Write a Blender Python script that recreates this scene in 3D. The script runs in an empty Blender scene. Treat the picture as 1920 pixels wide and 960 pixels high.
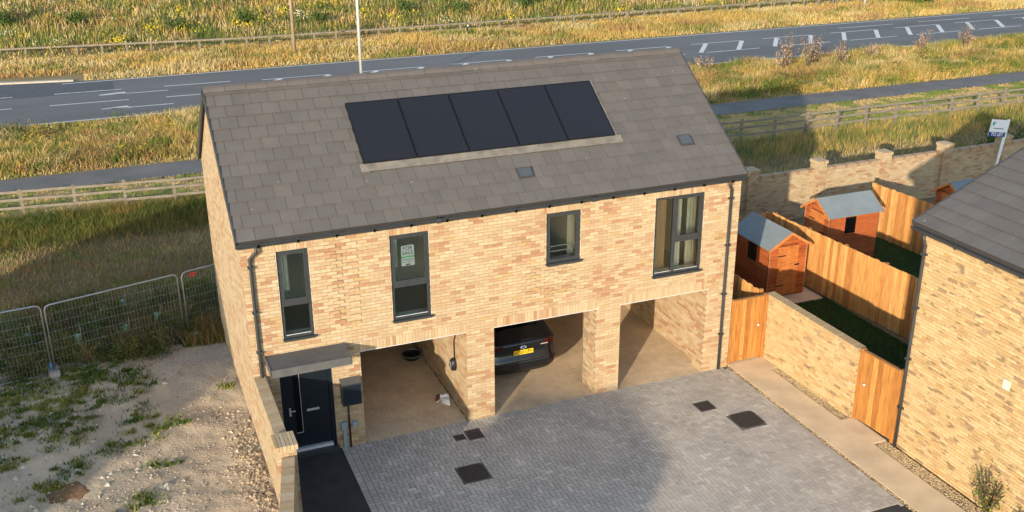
import bpy, math, random
import numpy as np
from mathutils import Matrix, Vector
rng = np.random.default_rng(7); random.seed(7)
R = math.radians
scene = bpy.context.scene
COL = scene.collection

# ------------------------------------------------------------------ camera
CAM = np.array([-2.0636, -19.6333, 12.3347])
_yaw, _pit, _rol, _f = 0.3828, 0.3768, -0.0059, 1917.24
cam_d = bpy.data.cameras.new('camera'); cam = bpy.data.objects.new('camera', cam_d); COL.objects.link(cam)
_fw = Vector((math.sin(_yaw)*math.cos(_pit), math.cos(_yaw)*math.cos(_pit), -math.sin(_pit)))
_r = Vector((math.cos(_yaw), -math.sin(_yaw), 0)); _u = _r.cross(_fw)
_r2 = _r*math.cos(_rol) + _u*math.sin(_rol); _u2 = -_r*math.sin(_rol) + _u*math.cos(_rol)
_m = Matrix((_r2, _u2, -_fw)).transposed().to_4x4(); _m.translation = Vector(CAM)
cam.matrix_world = _m
cam_d.sensor_width = 36; cam_d.lens = _f*36/1920; cam_d.clip_end = 2000; cam_d.clip_start = .1
scene.camera = cam

# ------------------------------------------------------------------ sky, sun, exposure
SUN_EL = 13.0; SDX, SDY = 0.685, 0.7285          # horizontal travel of the light
world = bpy.data.worlds.new('World'); scene.world = world; world.use_nodes = True
wn = world.node_tree; bg = wn.nodes['Background']
sky = wn.nodes.new('ShaderNodeTexSky'); sky.sky_type = 'NISHITA'; sky.sun_disc = False
sky.sun_elevation = R(SUN_EL); sky.sun_rotation = math.atan2(-SDX, -SDY)
sky.air_density = 1.0; sky.dust_density = 0.7; sky.ozone_density = 1.0
wn.links.new(sky.outputs[0], bg.inputs[0]); bg.inputs[1].default_value = 0.15
sd = bpy.data.lights.new('sun', 'SUN'); sd.energy = 2.75; sd.angle = R(0.6); sd.color = (1, .85, .66)
sun = bpy.data.objects.new('sun', sd); COL.objects.link(sun); sun.location = (-30, -30, 30)
sun.rotation_euler = Vector((SDX*math.cos(R(SUN_EL)), SDY*math.cos(R(SUN_EL)), -math.sin(R(SUN_EL)))).to_track_quat('-Z', 'Y').to_euler()
vs = scene.view_settings; vs.view_transform = 'Standard'; vs.look = 'None'; vs.exposure = 1.35; vs.gamma = 1; vs.use_curve_mapping = False
scene.render.resolution_x = 1024; scene.render.resolution_y = 512

# ------------------------------------------------------------------ materials
MATS = {}
def mat(name, col, rough=.8, noise=0, nscale=5, col2=None, bump=0, bscale=40, attr=None, metal=0, spec=.4, thr=None, stretch=None, detail=4, fleck=None):
    m = bpy.data.materials.new(name); m.use_nodes = True; nt = m.node_tree; b = nt.nodes['Principled BSDF']
    N = nt.nodes.new; L = nt.links.new
    b.inputs['Roughness'].default_value = rough; b.inputs['Metallic'].default_value = metal; b.inputs['Specular IOR Level'].default_value = spec
    geo = N('ShaderNodeNewGeometry'); pos = geo.outputs['Position']
    if stretch:
        mp = N('ShaderNodeMapping'); mp.inputs['Scale'].default_value = stretch; L(pos, mp.inputs['Vector']); pos = mp.outputs[0]
    base = None
    if attr:
        a = N('ShaderNodeAttribute'); a.attribute_name = attr; base = a.outputs['Color']
    if noise or col2:
        t = N('ShaderNodeTexNoise'); t.inputs['Scale'].default_value = nscale; t.inputs['Detail'].default_value = detail; L(pos, t.inputs['Vector'])
        fac = t.outputs['Fac']
        lo, hi = thr or (.3, .7)
        rmp = N('ShaderNodeMapRange'); rmp.inputs['From Min'].default_value = lo; rmp.inputs['From Max'].default_value = hi; L(fac, rmp.inputs['Value'])
        mx = N('ShaderNodeMix'); mx.data_type = 'RGBA'
        if base is not None: L(base, mx.inputs['A'])
        else: mx.inputs['A'].default_value = (*col, 1)
        if col2 is not None:
            mx.inputs['B'].default_value = (*col2, 1)
            if noise:
                mu = N('ShaderNodeMath'); mu.operation = 'MULTIPLY'; mu.inputs[1].default_value = noise; L(rmp.outputs[0], mu.inputs[0]); L(mu.outputs[0], mx.inputs['Factor'])
            else: L(rmp.outputs[0], mx.inputs['Factor'])
        else:
            hs = N('ShaderNodeMix'); hs.data_type = 'RGBA'; hs.blend_type = 'MULTIPLY'; hs.inputs['Factor'].default_value = 1
            if base is not None: L(base, hs.inputs['A'])
            else: hs.inputs['A'].default_value = (*col, 1)
            hs.inputs['B'].default_value = (1-noise, 1-noise, 1-noise, 1)
            L(hs.outputs['Result'], mx.inputs['B']); L(rmp.outputs[0], mx.inputs['Factor'])
        base = mx.outputs['Result']
    if fleck:
        t3 = N('ShaderNodeTexNoise'); t3.inputs['Scale'].default_value = fleck[0]; t3.inputs['Detail'].default_value = 3; L(geo.outputs['Position'], t3.inputs['Vector'])
        r3 = N('ShaderNodeMapRange'); r3.inputs['From Min'].default_value = fleck[1]; r3.inputs['From Max'].default_value = fleck[1]+.06; r3.inputs['To Max'].default_value = .8; L(t3.outputs['Fac'], r3.inputs['Value'])
        m3 = N('ShaderNodeMix'); m3.data_type = 'RGBA'; L(base, m3.inputs['A']); m3.inputs['B'].default_value = (*fleck[2], 1); L(r3.outputs[0], m3.inputs['Factor']); base = m3.outputs['Result']
    if base is not None: L(base, b.inputs['Base Color'])
    else: b.inputs['Base Color'].default_value = (*col, 1)
    if bump:
        t2 = N('ShaderNodeTexNoise'); t2.inputs['Scale'].default_value = bscale; t2.inputs['Detail'].default_value = 5; L(pos, t2.inputs['Vector'])
        bp = N('ShaderNodeBump'); bp.inputs['Strength'].default_value = bump; bp.inputs['Distance'].default_value = .02
        L(t2.outputs['Fac'], bp.inputs['Height']); L(bp.outputs[0], b.inputs['Normal'])
    MATS[name] = m; return m
def glassmat(name, tint=(.9, .95, .92), refl=1.0):
    m = bpy.data.materials.new(name); m.use_nodes = True; nt = m.node_tree; nt.nodes.remove(nt.nodes['Principled BSDF'])
    N = nt.nodes.new; L = nt.links.new
    tr = N('ShaderNodeBsdfTransparent'); tr.inputs[0].default_value = (*tint, 1)
    gl = N('ShaderNodeBsdfGlossy'); gl.inputs['Roughness'].default_value = .02; gl.inputs[0].default_value = (refl, refl, refl, 1)
    fr = N('ShaderNodeFresnel'); fr.inputs[0].default_value = 1.5; mx = N('ShaderNodeMixShader')
    L(fr.outputs[0], mx.inputs[0]); L(tr.outputs[0], mx.inputs[1]); L(gl.outputs[0], mx.inputs[2]); L(mx.outputs[0], nt.nodes['Material Output'].inputs[0])
    MATS[name] = m; return m
mat('brick', (.6, .4, .2), .9, noise=.14, nscale=22, attr='tint', bump=.25, bscale=120)
mat('brick_b', (.6, .4, .2), .9, noise=.75, nscale=3.3, col2=(.15, .095, .05), thr=(.58, .69), attr='tint', bump=.25, bscale=120, stretch=(1, 1.1, 3.4), detail=2)
mat('mortar', (.27, .215, .145), .95, noise=.25, nscale=8, bump=.3)
mat('tile', (.075, .068, .064), .75, noise=.14, nscale=2.6, attr='tint', bump=.2, bscale=70, fleck=(6.5, .715, (.30, .285, .265)))
mat('tile_under', (.045, .042, .04), .9)
mat('anthracite', (.035, .04, .045), .45, noise=.2, nscale=8)
mat('fascia', (.045, .046, .05), .5)
mat('canopy', (.095, .098, .10), .6, noise=.25, nscale=5)
mat('pv', (.013, .013, .016), .3, noise=.3, nscale=30, spec=.5)
mat('pvframe', (.008, .008, .009), .4)
mat('lead', (.20, .18, .15), .8, noise=.45, nscale=4, bump=.4, bscale=10)
mat('lintel', (.55, .53, .5), .5)
mat('plaster', (.84, .85, .74), .9)
mat('ceilingw', (.78, .77, .74), .9)
mat('carpet', (.62, .58, .46), .95, noise=.2, nscale=30)
mat('door', (.007, .012, .020), .35)
mat('chrome', (.62, .62, .63), .3, metal=.45)
mat('silver', (.6, .62, .65), .4, metal=.2)
mat('greybox', (.22, .27, .31), .6)
mat('blackplastic', (.012, .012, .013), .45)
mat('paver', (.26, .23, .2), .9, noise=.2, nscale=1.2, attr='tint', bump=.35, bscale=90)
mat('sand', (.07, .06, .05), .95, noise=.3, nscale=20)
mat('floorpaver', (.3, .2, .11), .9, noise=.25, nscale=1.3, attr='tint', bump=.3, bscale=80)
mat('asphalt', (.045, .045, .048), .92, noise=.35, nscale=3, bump=.5, bscale=150)
mat('road', (.13, .128, .124), .9, noise=.3, nscale=.35, bump=.3, bscale=120, stretch=(.25, 1, 1))
mat('newroad', (.078, .08, .085), .9, noise=.2, nscale=2)
mat('footpath', (.145, .135, .125), .92, noise=.3, nscale=.8, bump=.3, bscale=100)
mat('paint', (.56, .555, .53), .7, noise=.35, nscale=4, thr=(.45, .8))
mat('kerb', (.4, .36, .3), .9, noise=.2)
mat('concrete', (.66, .525, .345), .9, noise=.25, nscale=1.6, bump=.3, bscale=60)
mat('gravelbase', (.22, .165, .10), .95, noise=.4, nscale=25, bump=.6, bscale=50)
mat('stone', (.4, .34, .26), .9, attr='tint')
mat('iron', (.055, .046, .042), .7, noise=.4, nscale=9, bump=.8, bscale=60, metal=.2)
mat('timber', (.5, .22, .06), .8, noise=.42, nscale=9, attr='tint', stretch=(3, 3, .3), bump=.2, bscale=30, fleck=(7, .68, (.22, .09, .025)))
mat('shedwood', (.36, .11, .03), .7, noise=.4, nscale=6, attr='tint', stretch=(.5, .5, 4))
mat('felt', (.185, .22, .235), .85, noise=.15, nscale=3, bump=.3, bscale=150)
mat('greytimber', (.24, .205, .155), .9, noise=.45, nscale=6, stretch=(.4, 3, 3), bump=.2)
mat('galv', (.38, .40, .42), .45, metal=.7, noise=.2, nscale=6)
mat('lamp', (.5, .5, .49), .5, metal=.3)
mat('poletimber', (.36, .27, .17), .9, noise=.4, nscale=3, stretch=(3, 3, .3))
mat('dirt', (.47, .365, .245), .95, noise=.9, nscale=1.3, col2=(.25, .20, .14), bump=1.0, bscale=14, detail=8)
mat('mulch', (.055, .042, .03), .95, noise=.5, nscale=20, bump=1, bscale=30)
mat('mud', (.20, .11, .055), .95, noise=.4, nscale=5, bump=.8, bscale=8)
mat('grass', (.2, .15, .05), .9, attr='col', spec=.15)
mat('drysoil', (.25, .17, .07), .95, noise=.7, nscale=.7, col2=(.12, .115, .035), bump=.8, bscale=6)
mat('fieldsoil', (.20, .145, .07), .95, noise=.8, nscale=.6, col2=(.10, .085, .035), bump=.8, bscale=6)
mat('mown', (.36, .25, .10), .95, noise=.85, nscale=.9, col2=(.12, .15, .03), thr=(.48, .66), bump=.6, bscale=20)
mat('lawn', (.025, .055, .008), .95, noise=.4, nscale=3, bump=.6, bscale=40)
mat('leaf', (.06, .1, .02), .7, attr='col', spec=.2)
mat('bark', (.1, .07, .045), .95, noise=.4)
mat('guard', (.10, .20, .13), .6)
mat('carpaint', (.006, .007, .010), .18, spec=.6)
mat('carglass', (.004, .004, .005), .06, spec=.6)
mat('tyre', (.012, .012, .012), .85)
mat('red', (.11, .004, .004), .25)
mat('smoke', (.035, .003, .004), .15)
mat('signred', (.5, .03, .04), .5)
mat('yellow', (.75, .50, .02), .5)
mat('black', (.01, .01, .01), .6)
mat('white', (.75, .76, .77), .5)
mat('green', (.2, .55, .22), .6)
mat('greytext', (.13, .14, .15), .6)
mat('blue', (.012, .05, .22), .5)
mat('teal', (.03, .28, .28), .5)
mat('bluetape', (.05, .2, .5), .5)
mat('lobby', (.46, .36, .24), .9)
mat('curtain', (.80, .79, .68), .9)
mat('drape', (.50, .34, .20), .9)
mat('rimiron', (.13, .12, .11), .7, noise=.4, nscale=12)
mat('maroon', (.12, .02, .02), .6)
mat('ventgrey', (.06, .07, .08), .5)
mat('ventwhite', (.55, .52, .45), .6)
def pvmat():
    m = MATS['pv']; nt = m.node_tree; N = nt.nodes.new; L = nt.links.new; b = nt.nodes['Principled BSDF']
    tc = N('ShaderNodeTexCoord'); sp = N('ShaderNodeSeparateXYZ'); L(tc.outputs['Object'], sp.inputs[0]); fs_ = []
    for ax, st in (('X', .102), ('Y', .0885)):
        d_ = N('ShaderNodeMath'); d_.operation = 'DIVIDE'; d_.inputs[1].default_value = st; L(sp.outputs[ax], d_.inputs[0])
        f_ = N('ShaderNodeMath'); f_.operation = 'FRACT'; L(d_.outputs[0], f_.inputs[0]); l_ = N('ShaderNodeMath'); l_.operation = 'LESS_THAN'; l_.inputs[1].default_value = .06; L(f_.outputs[0], l_.inputs[0]); fs_.append(l_)
    mx_ = N('ShaderNodeMath'); mx_.operation = 'MAXIMUM'; L(fs_[0].outputs[0], mx_.inputs[0]); L(fs_[1].outputs[0], mx_.inputs[1])
    mm = N('ShaderNodeMix'); mm.data_type = 'RGBA'; src = b.inputs['Base Color'].links[0].from_socket; L(src, mm.inputs['A']); mm.inputs['B'].default_value = (.021, .022, .026, 1); L(mx_.outputs[0], mm.inputs['Factor']); L(mm.outputs['Result'], b.inputs['Base Color'])
pvmat()
glassmat('glass')

# ------------------------------------------------------------------ mesh helpers
def mesh_np(name, V, F4=None, F3=None, m=None, attr=None, attrname='tint', smooth=False):
    me = bpy.data.meshes.new(name); V = np.asarray(V, np.float32)
    loops = []; starts = []; tot = 0
    if F4 is not None and len(F4):
        F4 = np.asarray(F4, np.int32); starts.append(np.arange(len(F4))*4); loops.append(F4.ravel()); tot = len(F4)*4
    if F3 is not None and len(F3):
        F3 = np.asarray(F3, np.int32); starts.append(tot + np.arange(len(F3))*3); loops.append(F3.ravel())
    lo = np.concatenate(loops); st = np.concatenate(starts)
    me.vertices.add(len(V)); me.vertices.foreach_set('co', V.ravel())
    me.loops.add(len(lo)); me.loops.foreach_set('vertex_index', lo.astype(np.int32))
    me.polygons.add(len(st)); me.polygons.foreach_set('loop_start', st.astype(np.int32))
    me.update(calc_edges=True)
    me.polygons.foreach_set('use_smooth', np.full(len(st), bool(smooth)))
    if attr is not None:
        a = me.attributes.new(attrname, 'FLOAT_COLOR', 'POINT'); A = np.ones((len(V), 4), np.float32); A[:, :3] = attr; a.data.foreach_set('color', A.ravel())
    if m: me.materials.append(MATS[m])
    me.validate(); return me
def add(name, me, parent=None, label=None, cat=None, group=None, kind=None, loc=None, mw=None):
    o = bpy.data.objects.new(name, me); COL.objects.link(o)
    if parent is not None: o.parent = parent
    if label: o['label'] = label
    if cat: o['category'] = cat
    if group: o['group'] = group
    if kind: o['kind'] = kind
    if loc is not None: o.location = loc
    if mw is not None: o.matrix_local = mw
    return o
def thing(name, label, cat, loc=(0, 0, 0), rz=0, group=None):
    o = add(name, None, None, label, cat, group, loc=loc); o.rotation_euler = (0, 0, rz); o.empty_display_size = .2; return o
BQ = np.array([[0, 3, 2, 1], [4, 5, 6, 7], [0, 1, 5, 4], [1, 2, 6, 5], [2, 3, 7, 6], [3, 0, 4, 7]])
def boxes_np(B):
    """B: (n,6) x0,x1,y0,y1,z0,z1 -> V (8n,3), F (6n,4)"""
    B = np.asarray(B, float).reshape(-1, 6); n = len(B)
    V = np.empty((n, 8, 3))
    for i, (a, b, c) in enumerate([(0, 2, 4), (1, 2, 4), (1, 3, 4), (0, 3, 4), (0, 2, 5), (1, 2, 5), (1, 3, 5), (0, 3, 5)]):
        V[:, i, 0] = B[:, a]; V[:, i, 1] = B[:, b]; V[:, i, 2] = B[:, c]
    F = (BQ[None] + (np.arange(n)*8)[:, None, None]).reshape(-1, 4)
    return V.reshape(-1, 3), F
def boxes(name, B, m, M=None, tint=None):
    V, F = boxes_np(B)
    if M is not None: V = V @ np.array(M)[:3, :3].T + np.array(M)[:3, 3]
    at = None
    if tint is not None: at = np.repeat(np.asarray(tint, float).reshape(-1, 3), 8, 0) if np.ndim(tint) > 1 else np.tile(tint, (len(V), 1))
    return mesh_np(name, V, F, None, m, at)
def prism(name, poly, z0, z1, m, axis='z', tint=None):
    """extrude a 2D polygon; axis z: (x,y) extruded z; axis x: poly=(y,z) extruded in x; axis y: poly=(x,z)"""
    n = len(poly); P = np.array(poly, float)
    def mk(t):
        o = np.empty((n, 3))
        if axis == 'z': o[:, 0], o[:, 1], o[:, 2] = P[:, 0], P[:, 1], t
        elif axis == 'x': o[:, 1], o[:, 2], o[:, 0] = P[:, 0], P[:, 1], t
        else: o[:, 0], o[:, 2], o[:, 1] = P[:, 0], P[:, 1], t
        return o
    V = np.vstack([mk(z0), mk(z1)]); me = bpy.data.meshes.new(name)
    F = [list(range(n))[::-1], list(range(n, 2*n))] + [[i, (i+1) % n, n+(i+1) % n, n+i] for i in range(n)]
    me.from_pydata(V.tolist(), [], F); me.materials.append(MATS[m])
    import bmesh
    bm = bmesh.new(); bm.from_mesh(me); bmesh.ops.recalc_face_normals(bm, faces=bm.faces); bm.to_mesh(me); bm.free()
    if tint is not None:
        a = me.attributes.new('tint', 'FLOAT_COLOR', 'POINT'); a.data.foreach_set('color', np.tile([*tint, 1], len(V)).astype(np.float32))
    return me
def tube(name, pts, r, m, n=8, caps=True, r2=None):
    pts = [Vector(p) for p in pts]; V = []; F = []
    k = len(pts)
    for i, p in enumerate(pts):
        d = (pts[min(i+1, k-1)] - pts[max(i-1, 0)]).normalized()
        a = d.orthogonal().normalized() if i == 0 else (a - d*a.dot(d)).normalized()
        b = d.cross(a); rr = r if r2 is None else r + (r2-r)*i/(k-1)
        for j in range(n): t = 2*math.pi*j/n; V.append(p + a*rr*math.cos(t) + b*rr*math.sin(t))
    for i in range(k-1):
        for j in range(n): F.append([i*n+j, i*n+(j+1) % n, (i+1)*n+(j+1) % n, (i+1)*n+j])
    me = bpy.data.meshes.new(name)
    if caps: F.append(list(range(n))[::-1]); F.append([(k-1)*n+j for j in range(n)])
    me.from_pydata([tuple(v) for v in V], [], F); me.materials.append(MATS[m])
    for p in me.polygons: p.use_smooth = len(p.vertices) == 4
    return me
def lathe(name, prof, m, n=24):
    V = []; F = []; k = len(prof)
    for r, z in prof:
        for j in range(n): t = 2*math.pi*j/n; V.append((r*math.cos(t), r*math.sin(t), z))
    for i in range(k-1):
        for j in range(n): F.append([i*n+j, i*n+(j+1) % n, (i+1)*n+(j+1) % n, (i+1)*n+j])
    me = bpy.data.meshes.new(name); me.from_pydata(V, [], F); me.materials.append(MATS[m])
    for p in me.polygons: p.use_smooth = True
    return me
def text_mesh(txt, size, m, ext=.001, align='CENTER', bold=.0):
    cu = bpy.data.curves.new('lettering', 'FONT'); cu.body = txt; cu.size = size; cu.extrude = ext; cu.align_x = align; cu.align_y = 'CENTER'; cu.offset = bold
    o = bpy.data.objects.new('lettering', cu); COL.objects.link(o)
    bpy.context.view_layer.update()
    me = bpy.data.meshes.new_from_object(o.evaluated_get(bpy.context.evaluated_depsgraph_get()))
    bpy.data.objects.remove(o); bpy.data.curves.remove(cu); me.materials.clear(); me.materials.append(MATS[m]); return me
def frame(o, u, n):  # local x->u, local y->outward normal, z up
    u = Vector(u); n = Vector(n); z = Vector((0, 0, 1)); M = Matrix((u, n, z)).transposed().to_4x4(); M.translation = Vector(o); return M
def rects_minus(w, h, ops):
    """decompose [0,w]x[0,h] minus openings into boxes (u0,u1,z0,z1)"""
    zs = sorted({0, h, *[max(0, o[2]) for o in ops], *[min(h, o[3]) for o in ops]}); out = []
    for a, b in zip(zs, zs[1:]):
        if b-a < 1e-5: continue
        iv = [(0, w)]
        for u0, u1, z0, z1 in ops:
            if z0 < b-1e-6 and z1 > a+1e-6:
                iv = [q for p in iv for q in ((p[0], min(p[1], u0)), (max(p[0], u1), p[1])) if q[1]-q[0] > 1e-4]
        out += [(p[0], p[1], a, b) for p in iv]
    return out
def vnoise(x, y, sc, seed):
    g = np.random.default_rng(seed).random((64, 64)); x = np.asarray(x)/sc; y = np.asarray(y)/sc
    i = np.floor(x).astype(int); j = np.floor(y).astype(int); fx = x-i; fy = y-j; fx = fx*fx*(3-2*fx); fy = fy*fy*(3-2*fy)
    G = lambda a, b: g[a % 64, b % 64]
    return (G(i, j)*(1-fx)+G(i+1, j)*fx)*(1-fy)+(G(i, j+1)*(1-fx)+G(i+1, j+1)*fx)*fy

# ------------------------------------------------------------------ bricks
PAL_A = np.array([(.66, .46, .235), (.62, .42, .205), (.69, .50, .27), (.60, .40, .20), (.64, .44, .22), (.57, .33, .16), (.52, .265, .12), (.60, .38, .15), (.48, .22, .10), (.68, .48, .25)])
PAL_A[5:9] = PAL_A[5:9]*.84+PAL_A[:5].mean(0)*.16; PAL_A = PAL_A*np.array((.67, .73, .87))
PW_A = np.array([.2, .17, .15, .12, .12, .07, .06, .03, .03, .05])
PAL_B = np.array([(.60, .43, .21), (.56, .39, .18), (.63, .46, .24), (.54, .37, .17), (.58, .41, .20), (.50, .34, .15), (.34, .23, .12), (.25, .16, .09), (.52, .33, .14), (.61, .44, .22)])
PAL_B = PAL_B*np.array((.80, .80, .82)); PAL_B[6] *= 1.3; PAL_B[7] *= 1.4
PW_B = np.array([.2, .16, .16, .11, .13, .08, .03, .015, .04, .04])
_bm = {}
def brick_mesh(pal, ti):
    k = (pal, ti)
    if k not in _bm:
        t = (PAL_A if pal == 'A' else PAL_B)[ti]
        _bm[k] = boxes('brick', [(0, .215, -.03, 0, 0, .065)], 'brick' if pal == 'A' else 'brick_b', tint=t)
    return _bm[k]
def course_bricks(w, h, ops=(), z0=.0, soldiers=(), proud=None, clip=None, start=0):
    """list of (u0,u1,z0,z1,proud)"""
    out = []; allops = list(ops)+list(soldiers); n = int(math.ceil((h-z0)/.075))
    for k in range(-1 if z0 > 0 else 0, n):
        a = z0+k*.075; b = a+.065; a = max(a, 0.0); b = min(b, h)
        if b-a < .012: continue
        cuts = sorted({a, b, *[z for o in allops for z in (o[2], o[3]) if a+.008 < z < b-.008]})
        for c0, c1 in zip(cuts, cuts[1:]):
            iv = [(0.0, w)]
            if clip: lo, hi = clip((c0+c1)/2); iv = [(lo, hi)] if hi > lo else []
            for o in allops:
                if o[2] < c1-.008 and o[3] > c0+.008:
                    iv = [q for p in iv for q in ((p[0], min(p[1], o[0])), (max(p[0], o[1]), p[1])) if q[1]-q[0] > .02]
            off = .1125*((k+start) % 2)
            for (p, q) in iv:
                j0 = int(math.floor((p-off)/.225)); j1 = int(math.ceil((q-off)/.225))
                for j in range(j0, j1+1):
                    x0 = max(p, off+j*.225); x1 = min(q, off+j*.225+.215)
                    if x1-x0 > .02:
                        pr = 0
                        if proud:
                            for (a0, a1, b0, b1) in proud:
                                if a0 < x0 and x1 < a1 and b0 < c0 < b1 and (k + j) % 2 == 0: pr = .022
                        out.append((x0, x1, c0, c1, pr))
    for (s0, s1, a, b) in soldiers:
        m = max(1, round((s1-s0)/.075)); st = (s1-s0)/m
        for j in range(m): out.append((s0+j*st+.004, s0+(j+1)*st-.004, a+.004, b-.006, 0))
    return out
def brick_field(wallobj, M, B, pal='A', nind=0):
    """put bricks on a wall; M maps local(u, out, z); the nearest nind full stretchers become objects"""
    P, W_ = (PAL_A, PW_A) if pal == 'A' else (PAL_B, PW_B)
    B = np.array(B); ti = rng.choice(len(P), len(B), p=W_/W_.sum())
    if pal == 'A':
        hot = vnoise(B[:, 0]+40, B[:, 2]*2.2+40, .8, 33) > .62; w5 = W_.copy(); w5[5:9] *= 3.2; cold = vnoise(B[:, 0]+40, B[:, 2]*2+40, 1.1, 34) < .42; w6 = W_.copy(); w6[5:9] *= .3
        ti = np.where(hot, rng.choice(len(P), len(B), p=w5/w5.sum()), np.where(cold, rng.choice(len(P), len(B), p=w6/w6.sum()), ti))
    full = (np.abs(B[:, 1]-B[:, 0]-.215) < 1e-3) & (np.abs(B[:, 3]-B[:, 2]-.065) < 1e-3)
    Mn = np.array(M); ctr = np.c_[(B[:, 0]+B[:, 1])/2, np.zeros(len(B)), (B[:, 2]+B[:, 3])/2] @ Mn[:3, :3].T + Mn[:3, 3]
    d = np.linalg.norm(ctr-CAM, axis=1); d[~full] = 1e9
    ind = set(np.argsort(d)[:nind].tolist()) if nind else set()
    ind = {i for i in ind if full[i]}
    for i in ind:
        add('brick', brick_mesh(pal, int(ti[i])), wallobj, mw=M @ Matrix.Translation((B[i, 0], B[i, 4]+rng.uniform(-.001, .002), B[i, 2])))
    rest = [i for i in range(len(B)) if i not in ind]
    if rest:
        b = B[rest]; pr = b[:, 4]+rng.uniform(-.001, .002, len(b))
        BB = np.c_[b[:, 0], b[:, 1], np.full(len(b), -.03), pr, b[:, 2], b[:, 3]]
        t = P[ti[rest]]*(1+rng.uniform(-.06, .06, (len(b), 1)))
        add('bricks', boxes('bricks', BB, 'brick' if pal == 'A' else 'brick_b', M, tint=t), wallobj, kind='stuff')
def wall_core(name, M, rects, thick, parent, m='mortar', rec=.007, label=None):
    B = [(u0, u1, -thick, -rec, z0, z1) for u0, u1, z0, z1 in rects]
    return add(name, boxes(name, B, m, M), parent, label)

# ================================================================== ground and setting
def sheet(name, poly, z, m, kind='structure', th=None):
    P = np.array([(x, y, z) for x, y in poly]); me = bpy.data.meshes.new(name); me.from_pydata(P.tolist(), [], [list(range(len(P)))]); me.materials.append(MATS[m])
    return add(name, me, kind=kind)
def rect(x0, x1, y0, y1): return [(x0, y0), (x1, y0), (x1, y1), (x0, y1)]
def terrain(name, x0, x1, y0, y1, fz, m, step=.25):
    nx = int((x1-x0)/step)+1; ny = int((y1-y0)/step)+1
    X, Y = np.meshgrid(np.linspace(x0, x1, nx), np.linspace(y0, y1, ny)); Z = fz(X, Y)
    V = np.c_[X.ravel(), Y.ravel(), Z.ravel()]; i = np.arange(nx*ny).reshape(ny, nx)
    F = np.stack([i[:-1, :-1], i[:-1, 1:], i[1:, 1:], i[1:, :-1]], -1).reshape(-1, 4)
    return add(name, mesh_np(name, V, F, None, m, smooth=True), kind='structure')
def z_left(x, y):
    base = np.interp(y, [-30, 4.5, 8.5, 18, 19.5], [.33, .33, .12, .02, -.01])
    return base + .06*(vnoise(x+50, y+50, .9, 3)-.5) + (.05*(vnoise(x+50, y+50, .33, 4)-.5)+.025*(vnoise(x+50, y+50, .16, 6)-.5))*(np.asarray(y) < 6.5)
def z_bank(x, y):
    y0 = 53.5; return np.clip(np.asarray(y)-y0, 0, 60)*.16 + .25*(vnoise(np.asarray(x)+100, y, 5, 5)-.5)*np.clip(np.asarray(y)-y0, 0, 1)
sheet('ground', rect(-600, 700, -400, 900), -.12, 'drysoil')
terrain('dirt_ground', -14, -.006, -16, 6.4, z_left, 'dirt', .06)
terrain('field_ground', -14, 13, 6.4, 19.6, z_left, 'fieldsoil', .3)
sheet('field_ground_right', rect(13, 60, 8.9, 18.4), -.01, 'fieldsoil')
sheet('mown_verge', rect(-20, 75, 18.3, 23.1), -.02, 'mown')
sheet('footpath', rect(-30, 90, 22.95, 25.05), .012, 'footpath')
sheet('road_verge', rect(-30, 110, 25.05, 34.3), -.004, 'drysoil')
sheet('road', rect(-60, 140, 34.15, 44.25), .02, 'road')
sheet('road_patch', [(-40, 41.1), (-1.5, 41.1), (-1.45, 44.5), (-3.5, 44.7), (-7.5, 45.4), (-40, 49)], .024, 'newroad')
sheet('far_verge', rect(-60, 140, 44.25, 53.6), .004, 'drysoil')
terrain('embankment', -60, 140, 53.5, 110, z_bank, 'drysoil', 1.0)
# kerb of the side road, upper left
add('kerb', prism('kerb', [(-3.6, 44.72), (-7.5, 45.45), (-14, 46.6), (-14, 46.9), (-7.5, 45.8), (-3.6, 45.0)], 0, .11, 'kerb'), kind='structure')
# road markings
def line(x0, y0, x1, y1, w=.12): 
    d = np.array([x1-x0, y1-y0]); d = d/np.linalg.norm(d); n = np.array([-d[1], d[0]])*w/2; a = np.array([x0, y0]); b = np.array([x1, y1])
    return [tuple(a-n), tuple(b-n), tuple(b+n), tuple(a+n)]
mk = [line(-60, 34.55, 140, 34.35, .14), line(-4.2, 44.2, 140, 43.55, .14)]
for x0, x1, y in [(-4.6, -1.1, 41.45), (-10.5, -6.7, 41.65), (-4.8, -.85, 38.55), (-11, -6.6, 38.7), (-2.3, 1.3, 40.15), (-2.25, 1.3, 36.6), (1.15, 4.85, 41.2), (1.05, 5, 38.3)]:
    mk.append(line(x0, y, x1, y-.1, .13))
for x, y in [(-2.3, 40.3), (-2.3, 36.68)]: mk.append([(x-.1, y), (x+1.5, y-.35), (x+1.3, y+.30)])
for k in range(13):
    x = 6.6+5.78*k; h = min(1, (k+1.3)/4.5); yt = 40.75; yb = yt-2.95*h
    mk += [line(x, yt, x+3.9, yt, .12), line(x-.6, yb, x+3.5, yb, .12)]
    for dx in (1.1, 4.0): mk.append(line(x+dx, yt-.1, x+dx-2.1*h, yb+.1, .3))
for k in (0, 1, 2): mk.append(line(49+k*7.5, 42.3, 54+k*7.5, 42.2, .12))
for i, p in enumerate(mk): sheet('road_marking', p, .03, 'paint')
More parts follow.
